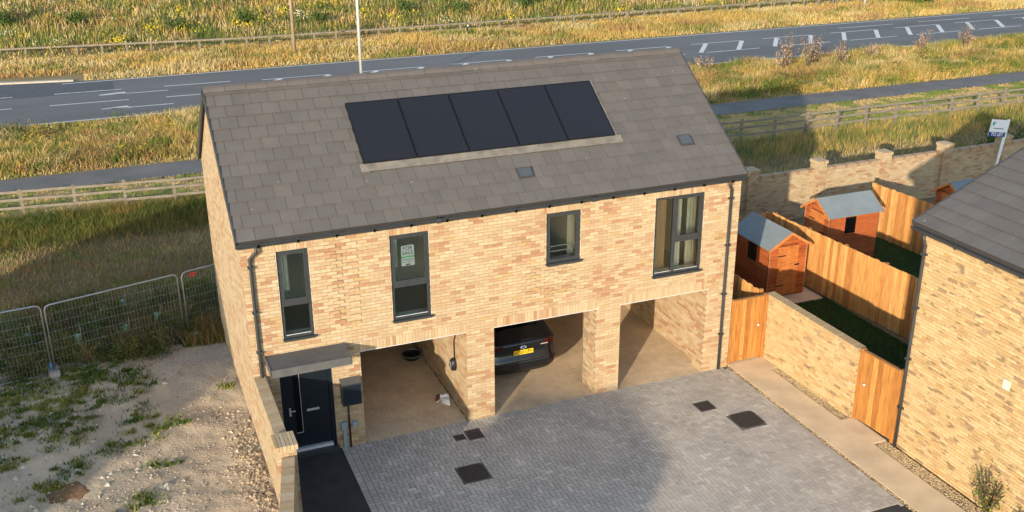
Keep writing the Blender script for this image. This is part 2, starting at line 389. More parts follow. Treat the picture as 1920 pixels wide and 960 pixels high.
# drive side sheets
sheet('drive_bed', rect(1.6, 11.8, -7, 6.2), -.035, 'sand')
sheet('entrance_path', rect(.1, 1.7, -9, .18), -.002, 'asphalt')
sheet('access_road', rect(1.7, 13, -16, -6.42), -.003, 'asphalt')
sheet('garden_ground', rect(11.75, 40, -4.6, 8.9), -.02, 'gravelbase')
sheet('lawn_near', rect(13.15, 16.9, -4.7, 2.7), -.006, 'lawn')
sheet('lawn_far', rect(17.2, 22.1, -4.0, 6.6), -.006, 'lawn')
sheet('gravel_bed', rect(12.7, 13.1, -16, .2), -.012, 'gravelbase')
sheet('gravel_edge', rect(11.72, 11.86, -16, 0), -.01, 'gravelbase')
add('concrete_path', boxes('concrete_path', [(11.84, 12.72, -16, -4.405, -.1, .012), (11.84, 13.09, -4.4, -3.305, -.1, .012), (11.84, 12.72, -3.3, -.555, -.1, .012), (11.84, 12.93, -.55, .35, -.1, .012)], 'concrete'), kind='structure')
add('shed_base', boxes('shed_base', [(14.9, 16.75, 2.55, 5.2, -.1, .03)], 'concrete'), kind='structure')

# ================================================================== block paving (drive)
BT = np.array([(.455, .42, .375), (.435, .40, .355), (.475, .44, .395), (.42, .385, .345), (.445, .41, .365), (.53, .495, .445)])*np.array((1.02, 1.0, .96))
BTW = np.array([.25, .22, .18, .15, .16, .04])
drive = add('drive', boxes('drive', [(1.72, 11.75, -6.4, 0.0, -.1, -.03)], 'sand'), kind='structure')
def herring(x0, x1, y0, y1):
    c0, c1 = int(math.floor(x0/.1))-1, int(math.ceil(x1/.1))+1; r0, r1 = int(math.floor(y0/.1))-1, int(math.ceil(y1/.1))+1; out = []
    for r in range(r0, r1):
        for c in range(c0, c1):
            m = (c+r) % 4
            if m == 0: b = (c*.1, c*.1+.2, r*.1, r*.1+.1)
            elif m == 2: b = (c*.1, c*.1+.1, r*.1, r*.1+.2)
            else: continue
            b = (max(b[0], x0), min(b[1], x1), max(b[2], y0), min(b[3], y1))
            if b[1]-b[0] > .03 and b[3]-b[2] > .03: out.append(b)
    return out
COVERS = [(3.77, 4.41, -2.40, -1.74), (4.17, 4.42, -.73, -.49), (4.46, 4.83, -.82, -.39), (9.94, 10.37, -1.74, -1.32), (10.37, 11.07, -2.79, -2.10)]
hb = herring(2.0, 11.55, -6.4, 0.0)
def minus(b, c):
    if b[0] >= c[1] or b[1] <= c[0] or b[2] >= c[3] or b[3] <= c[2]: return [b]
    o = []
    if b[0] < c[0]: o.append((b[0], c[0], b[2], b[3]))
    if b[1] > c[1]: o.append((c[1], b[1], b[2], b[3]))
    x0, x1 = max(b[0], c[0]), min(b[1], c[1])
    if b[2] < c[2]: o.append((x0, x1, b[2], c[2]))
    if b[3] > c[3]: o.append((x0, x1, c[3], b[3]))
    return [q for q in o if q[1]-q[0] > .014 and q[3]-q[2] > .014]
for c in COVERS: hb = [q for b in hb for q in minus(b, c)]
for k in range(64):
    for x in (1.72, 1.86): hb.append((x, x+.14, -.1*(k+1), -.1*k))
    if k % 2 == 0: hb += [(11.55, 11.65, -.1*(k+2), -.1*k), (11.65, 11.75, -.1*(k+2)-.1, -.1*k-.1)]
hb = np.array(hb); g = .006
d = np.linalg.norm(np.c_[(hb[:, 0]+hb[:, 1])/2, (hb[:, 2]+hb[:, 3])/2, np.zeros(len(hb))]-CAM, axis=1)
sz = (hb[:, 1]-hb[:, 0])*(hb[:, 3]-hb[:, 2]); full = np.abs(sz-.02) < 1e-4
d[~full] = 1e9; pick = np.argsort(d)[:300]
ti = rng.choice(len(BT), len(hb), p=BTW/BTW.sum())
_pm = {}
for i in pick:
    b = hb[i]; hor = (b[1]-b[0]) > .15; k = (hor, int(ti[i]))
    if k not in _pm: _pm[k] = boxes('paving_block', [(g, .2-g, g, .1-g, -.05, 0) if hor else (g, .1-g, g, .2-g, -.05, 0)], 'paver', tint=BT[ti[i]])
    o = add('paving_block', _pm[k], drive, loc=(b[0], b[2], rng.uniform(-.002, .002))); o.rotation_euler = (rng.normal(0, .006), rng.normal(0, .006), 0)
rest = np.setdiff1d(np.arange(len(hb)), pick); b = hb[rest]; zt = rng.uniform(-.002, .002, len(b))
add('paving_blocks', boxes('paving_blocks', np.c_[b[:, 0]+g, b[:, 1]-g, b[:, 2]+g, b[:, 3]-g, np.full(len(b), -.05), zt], 'paver', tint=BT[ti[rest]]*(1+rng.uniform(-.08, .08, (len(b), 1)))), drive, kind='stuff')
dp = np.c_[rng.uniform(1.9, 11.6, 60), rng.uniform(-6.3, -.1, 60), np.full(60, .004)]
def cover(x0, x1, y0, y1, label, ch=.0, ribs=True):
    t = thing('manhole_cover', label, 'manhole cover', ((x0+x1)/2, (y0+y1)/2, 0), group='inspection covers in the drive')
    w, h = (x1-x0)/2, (y1-y0)/2; c = ch
    P = [(-w+c, -h), (w-c, -h), (w, -h+c), (w, h-c), (w-c, h), (-w+c, h), (-w, h-c), (-w, -h+c)] if c else rect(-w, w, -h, h)
    add('rim', prism('rim', P, -.05, .003, 'rimiron'), t)
    s = .9; add('lid', prism('lid', [(x*s, y*s) for x, y in P], -.02, .008, 'iron'), t)
    n = max(3, int(w*2/.09)); st = 2*w*.8/n
    add('tread', boxes('tread', [(-w*.8+i*st, -w*.8+i*st+st*.55, -h*.8+j*st, -h*.8+j*st+st*.55, .008, .011) for i in range(n) for j in range(int(2*h*.8/st))], 'iron'), t, kind='stuff')
cover(*COVERS[0], 'large square iron manhole cover with rounded corners in the shaded drive', .07)
cover(*COVERS[1], 'smallest iron inspection cover in front of the first garage pier')
cover(*COVERS[2], 'iron inspection cover beside the smallest one, in front of the first garage pier')
cover(*COVERS[3], 'small square iron cover in the sunlit drive below the third bay')
cover(*COVERS[4], 'large iron manhole cover with cut corners in the sunlit drive', .09)

# ================================================================== coach house
W, D, HS = 11.77, 6.61, 5.08
O1, P1, P2, O3, ZG, PW = 2.28, 4.725, 7.96, 11.0, 2.29, .665
WT, WB = 4.834, 2.861
WINS = [(.691, 1.342, WB), (3.061, 3.925, WB), (6.675, 7.526, 3.6165), (9.452, 10.763, WB)]
house = thing('coach_house', 'buff brick coach house with grey tiled roof over three open garage bays', 'house')
FM = frame((0, 0, 0), (1, 0, 0), (0, -1, 0))   # local y is outward (-Y): mirrored frame handled below
def MF(o, u, n):
    return frame(o, u, n)
DOOR = (.52, 1.64, -.02, 2.18)
ops = [(O1, P1, -1, ZG), (P1+PW, P2, -1, ZG), (P2+PW, O3, -1, ZG), DOOR] + [(a, b, z, WT) for a, b, z in WINS]
sold = [(O1-.0, P1, ZG, ZG+.225), (P1+PW, P2, ZG, ZG+.225), (P2+PW, O3, ZG, ZG+.225)] + [(a-.07, b+.07, WT, WT+.215) for a, b, z in WINS]
cops = [(a-.012, b+.012, z0_, z1_) if z1_ == ZG else (a, b, z0_, z1_) for a, b, z0_, z1_ in ops]
fw = wall_core('front_wall', MF((0, 0, 0), (1, 0, 0), (0, -1, 0)), [(max(a, .012), min(b, W-.012), c, d) for a, b, c, d in rects_minus(W, HS, cops)], .3, house)
brick_field(fw, MF((0, 0, 0), (1, 0, 0), (0, -1, 0)),
            course_bricks(W, HS, ops, .04, sold, proud=[(1.4, 2.45, 2.9, 4.8), (6.0, 7.55, 2.75, 3.6)]), 'A', 300)
# pier returns and inner garage walls (brick faced)
def faced(name, o, u, n, w, h, thick=.2, nind=0, parent=house, pal='A', ops=()):
    M = MF(o, u, n); wc = wall_core(name, M, rects_minus(w, h, ops), thick, parent); brick_field(wc, M, course_bricks(w, h, ops, .04 if h > 2 else 0), pal, nind); return wc
faced('party_wall', (P1, 0.034, 0), (0, 1, 0), (-1, 0, 0), 6.2, ZG, .25)
faced('pier_side', (P2, 0.034, 0), (0, 1, 0), (-1, 0, 0), PW-.07, ZG, .3)
faced('pier_side', (P2+PW, PW-.034, 0), (0, -1, 0), (1, 0, 0), PW-.07, ZG, .3)
faced('pier_back', (P2+PW, PW, 0), (-1, 0, 0), (0, 1, 0), PW, ZG, .3)
faced('pier_side', (O3, 0.034, 0), (0, 1, 0), (-1, 0, 0), .42, ZG, .3)
faced('garage_side_wall', (11.15, .45, 0), (0, 1, 0), (-1, 0, 0), 5.8, ZG, .3)
faced('garage_back_wall', (P1+.3, 6.2, 0), (1, 0, 0), (0, -1, 0), 6.2, ZG, .2)
add('lobby_wall', boxes('lobby_wall', [(O1-.16, O1-.004, .3, 6.2, 0, ZG), (O1-.16, P1+.2, 6.2, 6.3, 0, ZG), (.3, O1-.17, .32, .36, 0, ZG)], 'lobby'), house)
# garage ceiling / first floor, rooms upstairs
add('first_floor', boxes('first_floor', [(.3, W-.3, .31, D-.3, ZG+.02, ZG+.30)], 'ceilingw'), house)
add('carpet', boxes('carpet', [(.3, W-.3, .305, D-.3, ZG+.302, ZG+.32)], 'carpet'), house)
add('room_wall', boxes('room_wall', [(.3, W-.3, 2.6, 2.7, ZG+.32, 5.0), (2.3, 2.4, .31, 3.9, ZG+.32, 5.0), (5.3, 5.4, .31, 3.9, ZG+.32, 5.0), (7.75, 7.85, .31, 3.9, ZG+.32, 5.0), (11.0, 11.1, .31, 3.9, ZG+.32, 5.0), (.305, .32, .31, 3.9, ZG+.32, 5.0)], 'plaster'), house)
add('room_ceiling', boxes('room_ceiling', [(.3, W-.3, .31, D-.3, 5.0, 5.06)], 'plaster'), house)
# garage floor paving
gf = add('garage_floor', boxes('garage_floor', [(O1, 11.15, 0.01, 6.2, -.1, -.012)], 'gravelbase'), house)
GT = np.array([(.64, .48, .31), (.62, .465, .30), (.66, .495, .325), (.605, .45, .285)])
hb2 = np.array(herring(O1, P1, 0.0, 6.2)+herring(P1+.25, 11.15, 0.0, 6.2))
add('floor_blocks', boxes('floor_blocks', np.c_[hb2[:, 0]+.002, hb2[:, 1]-.002, hb2[:, 2]+.002, hb2[:, 3]-.002, np.full(len(hb2), -.05), rng.uniform(-.001, .002, len(hb2))], 'floorpaver', tint=GT[rng.integers(0, 4, len(hb2))]), gf, kind='stuff')
# lintel edges
for a, b in ((O1-.02, P1+.02), (P1+PW-.02, P2+.08), (P2+PW-.02, O3+.06)):
    add('lintel', boxes('lintel', [(a, b, -.014, -.003, ZG-.012, ZG+.003)], 'lintel'), house)
# gables
RY, RZ, EY, EZ = D/2, 7.53, -.11, 5.16
SL = (RZ-EZ)/(RY-EY)
def roof_z(y): return EZ + SL*(min(y, D-y)-EY)
def gable(name, x, nx, nb):
    poly = [(.013, -.1), (D-.002, -.1), (D-.002, roof_z(D)-.03), (RY, RZ-.05), (.013, roof_z(0)-.03)]
    t = .3
    core = add(name, prism(name, poly, x-(.007 if nx > 0 else -.007), x-nx*t, 'mortar', 'x'), house)
    if nb:
        M = MF((x, D, 0) if nx < 0 else (x, 0, 0), (0, -1, 0) if nx < 0 else (0, 1, 0), (nx, 0, 0))
        def clip(z):
            lim = (z-EZ)/SL+EY+.05
            return (max(0, lim), min(D-.034, D-lim))
        brick_field(core, M, course_bricks(D, RZ-.1, (), .04, clip=clip), 'A', nb)
gable('gable_wall_left', 0, -1, 120)
gable('gable_wall_right', W, 1, 0)
add('rear_wall', boxes('rear_wall', [(.3, W-.3, D-.3, D, 0, HS)], 'mortar'), house)
# ---- roof
es = Vector((0, RY-EY, RZ-EZ)); SLEN = es.length; es.normalize(); en = Vector((0, -es.z, es.y))
RM = Matrix((Vector((1, 0, 0)), es, en)).transposed().to_4x4(); RM.translation = Vector((0, EY, EZ))
def plane_slab(name, M, x0, x1, y0, y1, z0, z1, m, parent): return add(name, boxes(name, [(x0, x1, y0, y1, z0, z1)], m, M), parent)
roof = plane_slab('roof', RM, -.05, W+.05, .02, SLEN, -.08, -.004, 'tile_under', house)
es2 = Vector((0, -es.y, es.z)); en2 = Vector((0, es.z, es.y)); RM2 = Matrix((Vector((-1, 0, 0)), es2, en2)).transposed().to_4x4(); RM2.translation = Vector((W, D-EY, EZ))
add('rear_slope', boxes('rear_slope', [(-.05, W+.05, .02, SLEN, -.08, .03)], 'tile', RM2, tint=(.075, .068, .064)), roof)
TW, TG, TL, TH = .381, .3295, .40, .020
TT = np.array([(.108, .099, .091), (.105, .096, .088), (.111, .102, .094), (.102, .093, .086), (.114, .105, .096)])
def TV(w, L, e=.0035): return np.array([(e, .012, TH+.010), (w-e, .012, TH+.010), (w-e, L, 0), (e, L, 0), (e, 0, TH*2+.004), (w-e, 0, TH*2+.004), (w-e, L, TH-.004), (e, L, TH-.004)])
def tile_mesh(name, w, ti, L=TL):
    V = TV(w, L)
    return mesh_np(name, V, BQ, None, 'tile', np.tile(TT[ti], (8, 1)))
_tm = {}
def tiles(parent, M, x0, x1, slen, holes=(), nmax=300, near=None, rows=None):
    T = []; n = rows or int(slen/TG)+1
    for r in range(n):
        off = -(TW/2)*(r % 2); y = r*TG
        j = 0
        while True:
            a = x0+off+j*TW; b = a+TW; j += 1
            if a >= x1: break
            a, b = max(a, x0), min(b, x1)
            if b-a < .03: continue
            if any(a > h[0]-.06 and b < h[1]+.06 and y > h[2]-.12 and y+TG < h[3]+.12 for h in holes): continue
            L = min(TL, slen-y-.01)
            if L < .06: continue
            T.append((a, b-a, y, L, int(rng.integers(0, len(TT)))))
    Mn = np.array(M); c = np.array([(t[0]+t[1]/2, t[2]+.15, 0) for t in T]) @ Mn[:3, :3].T + Mn[:3, 3]
    d = np.linalg.norm(c-CAM, axis=1); order = np.argsort(d); ind = set(order[:nmax].tolist()); VV = []; FF = []; AA = []
    for i, (a, w, y, L, ti) in enumerate(T):
        if i in ind:
            k = (round(w, 3), ti, round(L, 3))
            if k not in _tm: _tm[k] = tile_mesh('roof_tile', w, ti, L)
            add('roof_tile', _tm[k], parent, mw=M @ Matrix.Translation((a, y+rng.uniform(-.004, .004), rng.uniform(0, .003))))
        else:
            V = TV(w, L)+[a, y, 0]
            FF.append(BQ+len(VV)*8); VV.append(V); AA.append(np.tile(TT[ti], (8, 1)))
    if VV:
        V = np.vstack(VV) @ Mn[:3, :3].T + Mn[:3, 3]
        add('roof_tiles', mesh_np('roof_tiles', V, np.vstack(FF), None, 'tile', np.vstack(AA)), parent, kind='stuff')
PVX0, PVX1, PVY0, PVY1 = 2.88, 8.95, 1.58, 3.36
VENTS = [(6.2, 6.59, .68, .99), (10.49, 10.87, 1.04, 1.38)]
tiles(roof, RM, -.06, W+.06, SLEN, holes=[(PVX0, PVX1, PVY0-.18, PVY1)])
nr = 26; rl = (W+.12)/nr
rp = [(-.13, -.075), (-.07, .005), (0, .045), (.07, .005), (.13, -.075), (.12, -.085), (0, .02), (-.12, -.085)]
rmesh = prism('ridge_tile', rp, 0, rl-.006, 'tile', 'x', tint=(.10, .088, .082))
for i in range(nr): add('ridge_tile', rmesh, roof, loc=(-.06+i*rl, RY, RZ+.045+(.006 if i % 2 else 0)))
for x0, x1 in ((-.085, -.058), (W+.058, W+.085)):
    add('verge_trim', boxes('verge_trim', [(x0, x1, 0, SLEN+.02, -.13, .05)], 'fascia', RM), roof)
    add('verge_trim', boxes('verge_trim', [(x0, x1, 0, SLEN+.02, -.13, .05)], 'fascia', Matrix.Translation((0, 0, 0)) @ Matrix(((1, 0, 0, 0), (0, es2.y, en2.y, D-EY), (0, es2.z, en2.z, EZ), (0, 0, 0, 1)))), roof)
def vent_unit(x0, x1, y0, y1, M, parent):
    v = add('roof_vent', boxes('roof_vent', [(x0, x1, y0, y1, .02, .055)], 'fascia', M), parent)
    add('vent_cowl', boxes('vent_cowl', [(x0+.05, x1-.05, y0+.04, y1-.05, .055, .085)], 'ventgrey', M), v)
for v in VENTS: vent_unit(*v, RM, roof)
add('flashing', boxes('flashing', [(PVX0-.08, PVX1+.14, PVY0-.2, PVY0+.02, .042, .050), (PVX1+.01, PVX1+.05, PVY0, PVY1+.01, .03, .055)], 'lead', RM), roof)
add('panel_tray', boxes('panel_tray', [(PVX0+.004, PVX1+.008, PVY0+.021, PVY1+.03, .0, .03)], 'pvframe', RM), roof)
pw = (PVX1-PVX0)/5
pos_words = ['leftmost solar panel of the row of five on the tiled roof', 'second solar panel from the left in the row on the roof', 'middle solar panel of the row of five on the tiled roof', 'second solar panel from the right in the row on the roof', 'rightmost solar panel of the row of five on the tiled roof']
for i in range(5):
    a = PVX0+i*pw; t = thing('solar_panel', 'black '+pos_words[i], 'solar panel', group='solar panels on the coach house roof'); t.matrix_world = RM @ Matrix.Translation((a, PVY0, .05))
    w, h = pw, PVY1-PVY0; e = .012
    add('frame', boxes('frame', [(.008, e+.012, .01, h-.01, 0, .03), (w-e-.012, w-.008, .01, h-.01, 0, .03), (e+.012, w-e-.012, .01, .03, 0, .03), (e+.012, w-e-.012, h-.03, h-.01, 0, .03)], 'pvframe'), t)
    add('cell_sheet', boxes('cell_sheet', [(e+.012, w-e-.012, .03, h-.03, 0, .024)], 'pv'), t)
    if i < 4:
        for q in (.22, .5, .78): add('clamp', boxes('clamp', [(w-.022, w+.022, h*q-.025, h*q+.025, .031, .042)], 'pvframe'), t)
# ---- eaves
add('fascia', boxes('fascia', [(-.05, W+.05, -.03, -.003, 4.99, 5.13)], 'fascia'), house)
gut = []; NG = 8
for j in range(NG+1):
    a = math.pi*j/NG; gut.append((-.105-.062*math.cos(a), 5.125-.085*math.sin(a)))
gi = [(-.105-.056*math.cos(math.pi*j/NG), 5.125-.078*math.sin(math.pi*j/NG)) for j in range(NG, -1, -1)]
gutter = add('gutter', prism('gutter', gut+gi, -.09, W+.09, 'anthracite', 'x'), house)
for k in range(15):
    x = .35+k*.79; add('bracket', boxes('bracket', [(x-.02, x+.02, -.178, -.035, 5.03, 5.10), (x-.02, x+.02, -.178, -.168, 5.03, 5.14)], 'anthracite'), gutter)
for k in (.35, .66): add('union', boxes('union', [(W*k-.05, W*k+.05, -.176, -.035, 5.028, 5.135)], 'anthracite'), gutter)
def downpipe(pts, parent, clips, n):
    p = add('downpipe', tube('downpipe', pts, .036, 'anthracite', 10), parent)
    for c in clips: add('pipe_clip', boxes('pipe_clip', [(c[0]-.055, c[0]+.055, c[1]-.045, c[1]+.05, c[2]-.02, c[2]+.02)] if n == 'y' else [(c[0]-.045, c[0]+.05, c[1]-.055, c[1]+.055, c[2]-.02, c[2]+.02)], 'anthracite'), p)
downpipe([(.30, -.105, 5.06), (.30, -.105, 4.93), (.16, -.06, 4.78), (.16, -.06, 3.5), (.16, -.06, 1.5), (.16, -.06, .02)], house, [(.16, -.06, 4.6), (.16, -.06, 3.6), (.16, -.06, 2.7)], 'y')
downpipe([(11.38, -.105, 5.06), (11.38, -.105, 4.93), (11.47, -.06, 4.82), (11.47, -.06, 3.5), (11.47, -.06, 1.5), (11.47, -.06, .02)], house, [(11.47, -.06, 4.6), (11.47, -.06, 3.4), (11.47, -.06, 2.1), (11.47, -.06, 1.0)], 'y')
# ---- windows
def window(a, b, z0, z1, mull=None, transom=None, rail=False):
    f = .065; y0, y1 = .035, .105
    B = [(a, a+f, y0, y1, z0, z1), (b-f, b, y0, y1, z0, z1), (a+f, b-f, y0, y1, z1-f, z1), (a+f, b-f, y0, y1, z0, z0+f)]
    xl = a+f
    if mull: B.append((mull-.04, mull+.04, y0-.004, y1, z0+f, z1-f)); xl = mull+.04
    if transom: B.append((xl, b-f, y0-.012, y1, transom-.06, transom+.06))
    w = add('window', boxes('window', B, 'anthracite'), house)
    g = [(xl, b-f, z0+f, (transom-.06 if transom else z1-f))]
    if transom: g.append((xl, b-f, transom+.06, z1-f))
    if mull: g.append((a+f, mull-.04, z0+f, z1-f))
    for i, (x0, x1, w0, w1) in enumerate(g):
        if i == 1 or (not transom):   # opening sash
            s = .035; add('sash', boxes('sash', [(x0, x0+s, y0-.01, y1-.03, w0, w1), (x1-s, x1, y0-.01, y1-.03, w0, w1), (x0+s, x1-s, y0-.01, y1-.03, w1-s, w1), (x0+s, x1-s, y0-.01, y1-.03, w0, w0+s)], 'anthracite'), w); x0 += s; x1 -= s; w0 += s; w1 -= s
        else: add('bead', boxes('bead', [(x0, x1, y0+.01, y0+.02, w0, w0+.012)], 'silver'), w)
        me = bpy.data.meshes.new('pane'); me.from_pydata([(x0, .07, w0), (x1, .07, w0), (x1, .07, w1), (x0, .07, w1)], [], [(0, 1, 2, 3)]); me.materials.append(MATS['glass']); add('pane', me, w)
    if rail:
        for z in (z0+.24, z0+.36): add('restrictor_bar', boxes('restrictor_bar', [(a+f, b-f, .13, .145, z, z+.018)], 'silver'), w)
    add('sill', boxes('sill', [(a-.02, b+.05, -.055, .03, z0-.018, z0+.015), (a, b, -.05, -.042, z0-.04, z0-.018)], 'anthracite'), w)
    add('sill_board', boxes('sill_board', [(a+.002, b-.002, .107, .36, z0+.002, z0+.022)], 'plaster'), w)
    add('reveal', boxes('reveal', [(a-.004, a-.001, .0, .29, z0, z1), (b+.001, b+.004, .0, .29, z0, z1)], 'plaster'), w)
    return w
def curtain(w, x0, x1, z0, z1, y=.42, m='curtain'):
    n = 10; P = [(x0+(x1-x0)*i/n, y+.018*math.sin(i*2.4)) for i in range(n+1)]
    add('curtain', prism('curtain', P+[(x, yy+.012) for x, yy in P[::-1]], z0, z1, m), w)
w1 = window(*WINS[0][:2], WB, WT, transom=WB+.80); curtain(w1, .74, .98, 3.75, 4.85, .5)
w2 = window(*WINS[1][:2], WB, WT, transom=WB+.82)
w3 = window(*WINS[2][:2], WINS[2][2], WT, rail=True); curtain(w3, 7.40, 7.62, 3.3, 4.9, .45); curtain(w2, 2.95, 3.32, 3.95, 4.9, .4)
w4 = window(*WINS[3][:2], WB, WT, mull=10.0, transom=WB+.86); curtain(w4, 10.22, 10.46, 2.75, 4.9, .5); curtain(w4, 10.62, 10.95, 2.75, 4.9, .5); curtain(w4, 9.4, 10.0, 2.75, 4.9, .45, 'drape')
# ---- canopy, door, meter box
cp = add('canopy', boxes('canopy', [(.28, 1.93, -.72, -.006, 2.40, 2.565)], 'canopy'), house)
add('canopy_lip', boxes('canopy_lip', [(.27, 1.94, -.735, -.72, 2.395, 2.575), (.26, .28, -.735, -.006, 2.395, 2.575), (1.93, 1.945, -.735, -.006, 2.395, 2.575)], 'canopy'), cp)
dr = add('door', boxes('door', [(.60, 1.56, .10, .15, .17, 2.1)], 'door'), house)
add('door_frame', boxes('door_frame', [(.52, .60, .06, .16, .1, 2.18), (1.56, 1.64, .06, .16, .1, 2.18), (.60, 1.56, .06, .16, 2.1, 2.18)], 'door'), dr)
add('door_groove', boxes('door_groove', [(x, x+.012, .094, .1, .45, 2.02) for x in (1.0, 1.12, 1.24, 1.36, 1.47)], 'black'), dr)
add('glazing', boxes('glazing', [(.80, .93, .090, .1, .55, 2.02)], 'carglass'), dr)
add('glazing_trim', boxes('glazing_trim', [(.93, .94, .086, .1, .53, 2.04), (.79, .94, .086, .1, .53, .545)], 'chrome'), dr)
add('handle', tube('handle', [(.69, .1, 1.12), (.69, .05, 1.12), (.70, .045, 1.12), (.80, .045, 1.11)], .011, 'chrome'), dr)
add('handle_plate', boxes('handle_plate', [(.67, .71, .09, .1, .98, 1.18)], 'chrome'), dr)
add('letter_plate', boxes('letter_plate', [(1.05, 1.32, .085, .1, 1.03, 1.08)], 'chrome'), dr)
add('threshold', boxes('threshold', [(.60, 1.56, .02, .12, .10, .165)], 'silver'), dr)
add('door_step', boxes('door_step', [(.5, 1.68, -.06, .3, -.05, .095)], 'anthracite'), dr)
mb = add('meter_box', boxes('meter_box', [(1.79, 2.21, -.20, -.003, 1.13, 1.66)], 'anthracite'), house)
add('meter_door', boxes('meter_door', [(1.81, 2.19, -.212, -.2, 1.15, 1.61)], 'door'), mb)
add('meter_hood', prism('meter_hood', [(-.23, 1.66), (-.003, 1.72), (-.003, 1.66)], 1.78, 2.22, 'canopy', 'x'), mb)
add('cable_pipe', tube('cable_pipe', [(1.93, -.05, 1.14), (1.93, -.05, 0)], .022, 'blackplastic'), mb)
ib = add('inlet_box', boxes('inlet_box', [(1.74, 1.87, -.09, -.003, .50, .66)], 'greybox'), house)
add('conduit', boxes('conduit', [(1.775, 1.845, -.06, -.003, 0, .50)], 'greybox'), ib)
add('inlet_box', boxes('inlet_box', [(1.99, 2.10, -.07, -.003, .50, .63)], 'greybox'), house)
# EV charger in first bay
ec = thing('car_charger', 'black oval car charger on the brick side wall of the first bay', 'car charger', (P1, .85, 1.08))
me = lathe('case', [(0, .13), (.09, .125), (.125, .09), (.135, .03), (.13, 0)], 'blackplastic', 20); o = add('case', me, ec); o.rotation_euler = (0, -math.pi/2, 0); o.scale = (1.25, .85, 1)
o = add('cover_ring', lathe('cover_ring', [(.03, .140), (.07, .137), (.08, .127)], 'galv', 20), ec); o.rotation_euler = (0, -math.pi/2, 0); o.scale = (1.25, .85, 1)
add('supply_cable', tube('supply_cable', [(-.02, 0, .14), (-.02, -.0, .6), (-.02, -.28, 1.15)], .016, 'blackplastic'), ec)
# tub and shoes
tub = thing('tub', 'black round rubber tub on the floor at the back of the first bay', 'tub', (4.42, 3.55, 0))
add('bowl', lathe('bowl', [(0, .02), (.17, .02), (.18, 0), (.2, .02), (.245, .12), (.26, .13), (.255, .14), (.235, .12), (.18, .04), (0, .03)], 'blackplastic', 28), tub)
add('rim', lathe('rim', [(.25, .13), (.27, .135), (.27, .15), (.245, .15), (.25, .13)], 'galv', 28), tub)
def shoe(x, y, rz, label, m):
    t = thing('shoe', label, 'shoe', (x, y, 0), rz, 'shoes left by the bay wall'); n = 14
    P = [(.05*math.sin(2*math.pi*i/n)*(1+.15*math.cos(2*math.pi*i/n)), .145*math.cos(2*math.pi*i/n)) for i in range(n)]
    add('sole', prism('sole', P, 0, .025, 'white'), t)
    V = []; F = []
    prof = [(1, .025), (.97, .06), (.8, .09), (.45, .11)]
    for s, z in prof:
        for (px, py) in P: V.append((px*s, py*(s*.7+.3)-(1-s)*.03, z+(.03 if py < -.02 and s < .9 else 0)))
    for i in range(3):
        for j in range(n): F.append((i*n+j, i*n+(j+1) % n, (i+1)*n+(j+1) % n, (i+1)*n+j))
    F.append(tuple(range(3*n, 4*n))); me = bpy.data.meshes.new('upper'); me.from_pydata(V, [], F); me.materials.append(MATS[m]); add('upper', me, t)
shoe(4.50, .98, .4, 'white shoe nearest the drive, on the first bay floor', 'white'); shoe(4.52, 1.2, .9, 'white shoe lying behind another by the bay wall', 'white'); shoe(4.38, 1.22, -.6, 'dark red shoe beside the white pair on the bay floor', 'maroon')
# FOR SALE sign
fs = thing('for_sale_sign', 'white FOR SALE poster with a green band in the upstairs window', 'sign', (3.47, .078, 4.31))
add('board', boxes('board', [(-.145, .145, 0, .006, -.235, .235)], 'white'), fs)
def put_text(parent, txt, size, m, x, y, z, face='-y', name='lettering', bold=0):
    o = add(name, text_mesh(txt, size, m, bold=bold), parent, loc=(x, y, z)); o.rotation_euler = {'-y': (math.pi/2, 0, 0), '-x': (math.pi/2, 0, -math.pi/2)}[face]; return o
put_text(fs, 'FOR', .115, 'greytext', 0, -.003, .165); put_text(fs, 'SALE', .115, 'greytext', 0, -.003, .06)
add('band', boxes('band', [(-.145, .145, -.002, 0, -.045, -.01)], 'green'), fs)
add('print_line', boxes('print_line', [(-.12, .12, -.002, 0, -.10, -.085), (-.12, .10, -.002, 0, -.15, -.14), (-.05, .05, -.002, 0, -.22, -.19)], 'greytext'), fs)

# ================================================================== car in the middle bay
CX, CY = 6.62, 1.16
car = thing('car', 'black sport utility car parked nose-in in the middle bay', 'car', (CX, CY, 0))
LV = [(.22, .22, 4.30, .74), (.30, .10, 4.42, .86), (.42, .03, 4.5, .92), (.58, 0, 4.52, .935), (.70, .03, 4.5, .935), (.76, .075, 4.48, .93), (.95, .085, 4.42, .925), (1.03, .06, 4.35, .92), (1.09, .07, 3.75, .90), (1.13, .12, 3.45, .875), (1.25, .25, 3.2, .82), (1.40, .40, 2.9, .745), (1.50, .50, 2.7, .69), (1.56, .42, 2.6, .655), (1.60, .48, 2.5, .60), (1.635, .8, 2.3, .48), (1.645, 1.2, 2.0, .25)]
def outline(y0, y1, hw, n=10):
    pts = []; rr = min(.38, hw*.7); rb = .45
    for (cx, cy, a0, r) in ((hw-rr, y0+rr, -90, rr), (hw-rb if hw > rb else 0, y1-rb, 0, min(rb, hw)), (-(hw-rb) if hw > rb else 0, y1-rb, 90, min(rb, hw)), (-hw+rr, y0+rr, 180, rr)):
        for k in range(n+1):
            a = R(a0+90*k/n); sx = r; sy = r*(.62 if cy < 1.5 else 1); pts.append((cx+sx*math.cos(a), (cy-(r-sy) if cy < 1.5 else cy)+sy*math.sin(a)))
    return pts
OUT = [[(x, y, z) for x, y in outline(a, b, h)] for z, a, b, h in LV]
nn = len(OUT[0]); CV = [p for o in OUT for p in o]
def loft_faces(l0, l1, sel=None): return [(i*nn+j, i*nn+(j+1) % nn, (i+1)*nn+(j+1) % nn, (i+1)*nn+j) for i in range(l0, l1) for j in range(nn) if sel is None or sel(i, j)]
